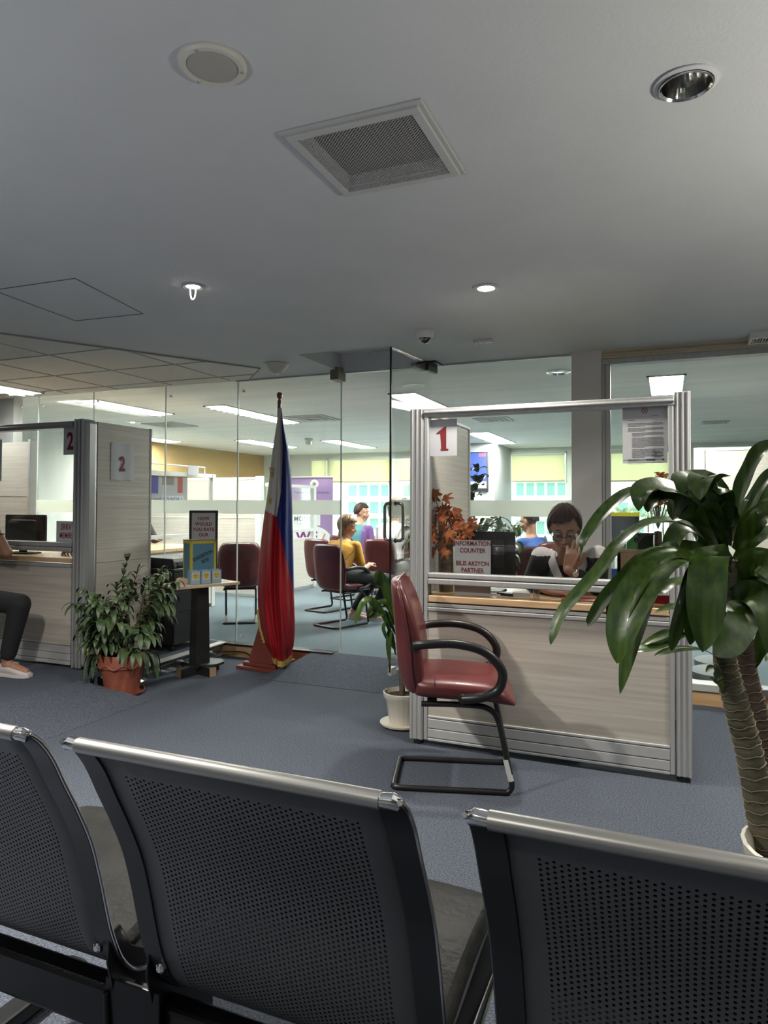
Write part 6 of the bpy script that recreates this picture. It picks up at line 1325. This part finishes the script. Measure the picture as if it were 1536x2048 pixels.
YELC2 = mat('mustard_cloth', (0.55, 0.27, 0.03), 0.8, bump=0.3, bscale=22); BLUC = mat('royal_blue_cloth', (0.025, 0.075, 0.26), 0.8, bump=0.3, bscale=22); TEAC = mat('teal_cloth', (0.05, 0.17, 0.19), 0.8, bump=0.3, bscale=20); PURC = mat('purple_cloth', (0.13, 0.06, 0.20), 0.8); GRYC = mat('grey_cloth', (0.28, 0.28, 0.29), 0.85, bump=0.2, bscale=25)
HBR = mat('brown_hair', (0.020, 0.009, 0.006), 0.62, spec=0.25, scale=(90, 90, 6), col2=(0.048, 0.022, 0.014)); HBK = mat('black_hair', (0.010, 0.009, 0.009), 0.4, scale=(90, 90, 6), col2=(0.028, 0.024, 0.022)); HLT = mat('highlighted_hair', (0.10, 0.055, 0.03), 0.45, scale=(60, 60, 5), col2=(0.27, 0.16, 0.08)); HGR = mat('grey_hair', (0.13, 0.13, 0.13), 0.5, scale=(90, 90, 6), col2=(0.24, 0.24, 0.24))
PNK = mat('pink_white_shoe', (0.48, 0.16, 0.16), 0.6, scale=(25, 25, 25), col2=(0.70, 0.62, 0.62)); WSH = mat('dusty_white_shoe', (0.52, 0.48, 0.47), 0.7, bump=0.2, bscale=60); BSH = mat('dark_shoe', (0.02, 0.02, 0.025), 0.5)

# --- the clerk at the information counter, cheek propped on her hand
C = aty(1129, 1058, 3.82); J = {'head': C+V((0, 0.0, 0))}
J['nk'] = V((C.x+0.005, 3.955, C.z-0.155)); J['che'] = V((C.x+0.015, 4.05, C.z-0.345)); J['pel'] = V((C.x+0.02, 4.22, 0.60))
J['shr'] = aty(1083, 1112, 3.99); J['shl'] = aty(1196, 1112, 3.99); J['shr'].z -= 0.005
J['ell'] = aty(1196, 1166, 3.76); J['ell'].z = 0.825; J['wrl'] = aty(1136, 1139, 3.665)
J['elr'] = aty(1062, 1170, 3.80); J['elr'].z = 0.83; J['wrr'] = aty(1098, 1182, 3.63); J['wrr'].z = 0.812
for q, k in (('r', -1), ('l', 1)): J['hip'+q] = J['pel']+V((0.09*k, -0.02, -0.03)); J['kn'+q] = V((C.x+0.11*k, 3.80, 0.52)); J['an'+q] = V((C.x+0.11*k, 3.84, 0.10)); J['to'+q] = V((C.x+0.12*k, 3.70, 0.03))
Bc = frame((0.10, -0.90, -0.40), (0.05, -0.25, 1.0))
hands = {'l': (((0.30, -0.02, 1.0), (-0.15, 1.0, 0.0), -1), dict(curls=[(6, 14, 10), (8, 18, 14), (14, 26, 18), (30, 42, 24)], spread=0.12, tcurl=30)),
         'r': (((1.0, -0.12, -0.05), (0.1, 0.5, -1.0), 1), dict(curl=(25, 32, 20), spread=0.05, tcurl=35))}
def clerk_pick(c):
    if c.z > J['shl'].z-0.012+0.05*abs(c.x-C.x-0.01) and abs(c.x-C.x-0.01) > 0.055: return 1
    return 0
pc = person('person at the information counter in a black jacket with white shoulders, cheek on hand', J, 1.0, SKIN, [BLKC, WHTC], clerk_pick, 1.62, BLKC, BSH, dict(m_=HBR, nape=-0.65, side=-0.6, vol=1.06, fringe=0.46, sweep=0.16), Bc, 0.0042, hands)
gb = lambda x, y, z: C+Bc @ V((x, y, z))
m = MB()
for k in (-1, 1): m.tube([gb(0.098+0.004*math.cos(a), 0.033*k+0.026*math.cos(a), -0.006+0.018*math.sin(a)) for a in [2*math.pi*i/20 for i in range(20)]], 0.0016, 6, True); m.tube([gb(0.094, 0.059*k, -0.002), gb(0.04, 0.079*k, 0.0), gb(-0.01, 0.081*k, -0.004)], 0.0016, 6)
m.tube(bez([gb(0.100, -0.008, -0.004), gb(0.104, 0, 0.0), gb(0.100, 0.008, -0.004)], 4), 0.0016, 6)
gl = m.obj('spectacles', BLKM, pc); GV = mat('violet_lens_coating', (0.06, 0.03, 0.14), 0.12, coat=0.6)
LNS = glass('violet_lens', (0.62, 0.55, 0.85), 0.10)
for k in (-1, 1): MB().add([gb(0.098, 0.033*k, -0.006)]+[gb(0.098+0.003*math.cos(a), 0.033*k+0.025*math.cos(a), -0.006+0.017*math.sin(a)) for a in [2*math.pi*i/20 for i in range(20)]], [(0, 1+i, 1+(i+1) % 20) for i in range(20)]).obj('lens', LNS, gl)
# collar, lanyard, watch
m = MB(); q = bez([J['nk']+V((-0.075, 0.0, 0.005)), J['nk']+V((-0.055, -0.075, -0.05)), J['nk']+V((-0.01, -0.115, -0.14))], 5); q2 = bez([J['nk']+V((0.075, 0.0, 0.005)), J['nk']+V((0.06, -0.075, -0.05)), J['nk']+V((0.02, -0.115, -0.14))], 5)
for r_, sgn in ((q, -1), (q2, 1)): m.loft([[p+V((0.045*sgn*(1-0.5*i/len(r_)), -0.002, -0.022)), p+V((0, -0.012, 0.018)), p+V((0, 0.0, 0.016)), p+V((0.045*sgn*(1-0.5*i/len(r_)), 0.012, -0.024))] for i, p in enumerate(r_)])
m.obj('collar', WHTC, pc, ang=60)
LAN = mat('red_white_lanyard', (0.35, 0.03, 0.03), 0.7, scale=(20, 20, 70), col2=(0.7, 0.66, 0.62), lo=0.45, hi=0.55)
MB().tube(bez([J['nk']+V((-0.03, -0.10, -0.09)), J['che']+V((-0.025, -0.145, 0.03)), J['che']+V((-0.02, -0.15, -0.12))], 5), 0.007, 8, flat=(1, 0.35)).obj('lanyard', LAN, pc)
ax = (J['wrl']-J['ell']).normalized(); wc = J['wrl']-ax*0.035; a1 = ax.orthogonal().normalized(); a2 = ax.cross(a1)
wt = MB().tube([wc+(a1*math.cos(t_)+a2*math.sin(t_))*0.031 for t_ in [2*math.pi*i/22 for i in range(22)]], 0.0065, 8, True, flat=(0.5, 1)).obj('wrist_watch', mat('steel_bracelet', (0.66, 0.64, 0.58), 0.25, 0.9, scale=(200, 200, 200), col2=(0.45, 0.40, 0.30)), pc)
fd = (V((0, -1, 0.1))-ax*V((0, -1, 0.1)).dot(ax)).normalized(); Mw = frame(fd, ax).to_4x4(); MB().lathe([(0.014, 0.030), (0.014, 0.037), (0.001, 0.037)], 18, wc, M=Matrix.Rotation(0, 3, 'X') if False else Matrix((Mw.to_3x3().col[1], Mw.to_3x3().col[2], Mw.to_3x3().col[0])).transposed()).obj('watch_dial', WHT, wt)

# --- the seated visitor in yellow, and the others inside
J, Bq = seated(-2.90, 5.86, 0.1, 78, 0.84, 0.42, 30, -70, 12, spread=0.10)
for q in ('nk', 'che', 'head', 'shl', 'shr', 'pel'): J[q] = J[q]+V((-0.10, 0.09, -0.06))
pos = lambda px, py, y: aty(px, py, y)
J['elr'] = pos(725, 1140, 6.12); J['wrr'] = J['elr']+V((-0.02, 0.20, 0.03)); J['knr'] = V((-2.52, 6.22, 0.52)); J['anr'] = pos(746, 1232, 6.30); J['tor'] = J['anr']+V((0.14, 0.02, -0.05)); J['knl'] = V((-2.70, 6.30, 0.52)); J['anl'] = pos(706, 1226, 6.30); J['tol'] = J['anl']+V((0.13, 0.05, -0.05))
for q in 'lr': J['to'+q].z = 0.13; J['an'+q].z = 0.185
py_ = person('person in a mustard yellow shirt and dark trousers seated with back turned beyond the glass', J, 0.86, SKIN, YELC2, None, 0.72, BLKC, PNK, dict(m_=HLT, nape=-0.75, side=-0.55, length=0.075, vol=1.12, fringe=0.45), Bq, 0.007)
MB().tube(bez([J['nk']+V((0.12, 0.03, 0.0)), J['che']+V((0.16, -0.09, -0.0)), J['pel']+V((0.12, -0.16, 0.05))], 5), 0.010, 8, flat=(1, 0.3)).obj('bag_strap', mat('grey_strap', (0.10, 0.11, 0.12), 0.7), py_)
J, Bq = seated(spot(706, 7.7)[0], 7.7, 0.1, 72, 0.90, 0.40, 18, -70, 8, spread=0.08)
person('person in a teal and purple top seated just beyond the one in yellow', J, 0.90, SKIN, [TEAC, PURC], (lambda x0: (lambda c: 1 if c.x > x0+0.10 else 0))(J['che'].x), 0.8, BLKC, BSH, dict(m_=HBR, nape=-0.6, side=-0.4, vol=1.05, fringe=0.5), Bq, 0.009)
dup_c = dup(ch0, (spot(704, 7.7)[0], 7.68, 0.1), R(72), 'red armchair hidden behind the one in yellow', 'red armchairs beyond the glass', 0.85)
J, Bq = seated(spot(778, 7.0)[0], 7.02, 0.1, 82, 0.92, 0.425, 12, 10, 14)
person('person in a white shirt seated behind the door handle, back turned', J, 0.92, SKIN, WHTC, None, 0.8, GRYC, BSH, dict(m_=HLT, nape=-0.75, side=-0.5, length=0.06, vol=1.05, fringe=0.5), Bq, 0.008)
J, Bq = seated(spot(806, 9.0)[0], 9.0, 0.1, 84, 0.92, 0.44, 8, -20, 10)
person('grey-haired person in a pale top seated farther off by the windows', J, 0.92, SKIN, GRYC, None, 0.8, BLKC, BSH, dict(m_=HGR, nape=-0.65, side=-0.3, vol=1.03, fringe=0.5), Bq, 0.009)
bc2 = dup(ch0, (spot(805, 8.98)[0], 8.98, 0.1), R(84), 'red armchair under the grey-haired person by the windows', 'red armchairs beyond the glass', 0.85)
H0 = aty(1057, 1043, 7.2)
J, Bq = seated(H0.x+0.0, 7.2, 0.1, 150, 0.95, 0.44, 10, 18, 14)
dz = H0-J['head']; 
J, Bq = seated(H0.x+dz.x, 7.2+dz.y, 0.1, 150, 0.95, 0.44+dz.z, 10, 18, 14)
pb = person('man in a royal blue shirt seated beyond the glass behind the counter monitor', J, 0.95, SKIND, BLUC, None, 0.8, BLKC, BSH, dict(m_=HBK, nape=-0.45, side=0.0, vol=1.02, fringe=0.5), Bq, 0.008)
MB().tube(bez([J['shr']+V((0.02, 0.04, 0.065)), J['che']+V((0.13, -0.03, 0.1)), J['pel']+V((0.0, -0.15, 0.05))], 5), 0.012, 8, flat=(1, 0.3)).obj('bag_strap', mat('dark_green_strap', (0.02, 0.05, 0.05), 0.7), pb)
dup(ch0, (J['pel'].x-0.02, J['pel'].y, 0.1), R(150), 'red armchair under the man in the blue shirt', 'red armchairs beyond the glass', 0.85)
for o in list(COL.objects):
    if o.name.startswith('worn_patch.'): bpy.data.objects.remove(o)
J, Bq = seated(-5.62, 6.05, 0.1, 4, 0.95, 0.50, 8, 15, 12, 'desk')
person('clerk in dark clothes sitting inside the inner white-framed booth', J, 0.95, SKIND, BLKC, None, 1.7, BLKC, BSH, dict(m_=HBK, nape=-0.6, side=-0.3, vol=1.05, fringe=0.5), Bq, 0.009)
oc = thing('office_chair', 'dark office chair inside the inner white-framed booth', 'office chair', (-5.66, 6.05, 0.1)); Bx('seat', -0.22, 0.22, -0.22, 0.22, 0.42, 0.47, BLK, oc, 0.02)
m = MB(); m.tube([(0, 0, 0.02), (0, 0, 0.42)], 0.025, 10); [m.tube([(0, 0, 0.06), (0.26*math.cos(k*1.257), 0.26*math.sin(k*1.257), 0.02)], 0.016, 8) for k in range(5)]; m.obj('base', BLK, oc)
oc2 = thing('office_chair', 'dark office chair behind booth two', 'office chair', (-4.27, 4.46, 0.1))
for ch in oc.children: c_ = ch.copy(); COL.objects.link(c_); c_.parent = oc2
# --- clerk of booth two (only the hands show) and the visitor at its front
J, Bq = seated(-4.27, 4.40, 0.1, -90, 0.95, 0.46, 8, 0, 12, 'desk'); hx = aty(128, 1107, 3.80)
J['wrl'] = V((hx.x+0.10, 3.84, 0.905)); J['ell'] = V((-4.02, 4.12, 0.93)); J['wrr'] = V((hx.x+0.0, 3.86, 0.905)); J['elr'] = V((-4.46, 4.10, 0.93))
person('clerk behind booth two whose clasped hands rest on its worktop', J, 0.95, SKIND, mat('pale_grey_green_cloth', (0.34, 0.36, 0.35), 0.85), None, 0.8, BLKC, BSH, dict(m_=HBK, nape=-0.6, side=-0.3, vol=1.05, fringe=0.5), Bq, 0.006,
       {'l': (((-0.8, -0.35, 0.05), (-0.2, 0.2, -1), -1), dict(curl=(35, 40, 25))), 'r': (((0.5, -0.7, 0.1), (0.4, 0.3, -1), 1), dict(curl=(35, 40, 25)))})
J, Bq = seated(-4.88, 3.24, 0.1, 8, 1.0, 0.47, 6, 30, 10)
J['knr'] = aty(40, 1208, 3.30); J['anr'] = aty(14, 1306, 3.30); J['tor'] = V((J['anr'].x+0.15, 3.32, 0.132)); J['anr'].z = 0.20; J['hipr'] = V((-4.86, 3.20, 0.63)); J['knl'] = V((-4.52, 3.12, 0.62)); J['anl'] = V((-4.52, 3.05, 0.19)); J['tol'] = V((-4.38, 3.04, 0.13))
J['ell'] = aty(14, 1106, 3.46); J['wrl'] = aty(8, 1066, 3.46)+V((-0.06, 0, 0.0)); J['shl'] = V((-4.84, 3.42, 1.02))
pl = person('visitor in black trousers and white shoes seated at the front of booth two', J, 1.0, SKIND, BLKC, None, 0.8, BLKC, WSH, dict(m_=HBK, nape=-0.5, side=-0.2, vol=1.03, fringe=0.5), Bq, 0.007)
MB().tube([J['wrl']+(J['ell']-J['wrl'])*0.1+V((0.03*math.cos(t_), 0.03*math.sin(t_), 0.006)) for t_ in [2*math.pi*i/16 for i in range(16)]], 0.006, 6, True).obj('wrist_band', BLK, pl)
dup(ch0, (-4.88, 3.24, 0.1), R(8), 'red armchair at the front of booth two, cut by the left frame edge', 'red armchairs beyond the glass')['group'] = 'visitor chairs at booth two'
for o in list(COL.objects):
    if o.name.startswith('worn_patch.'): bpy.data.objects.remove(o)
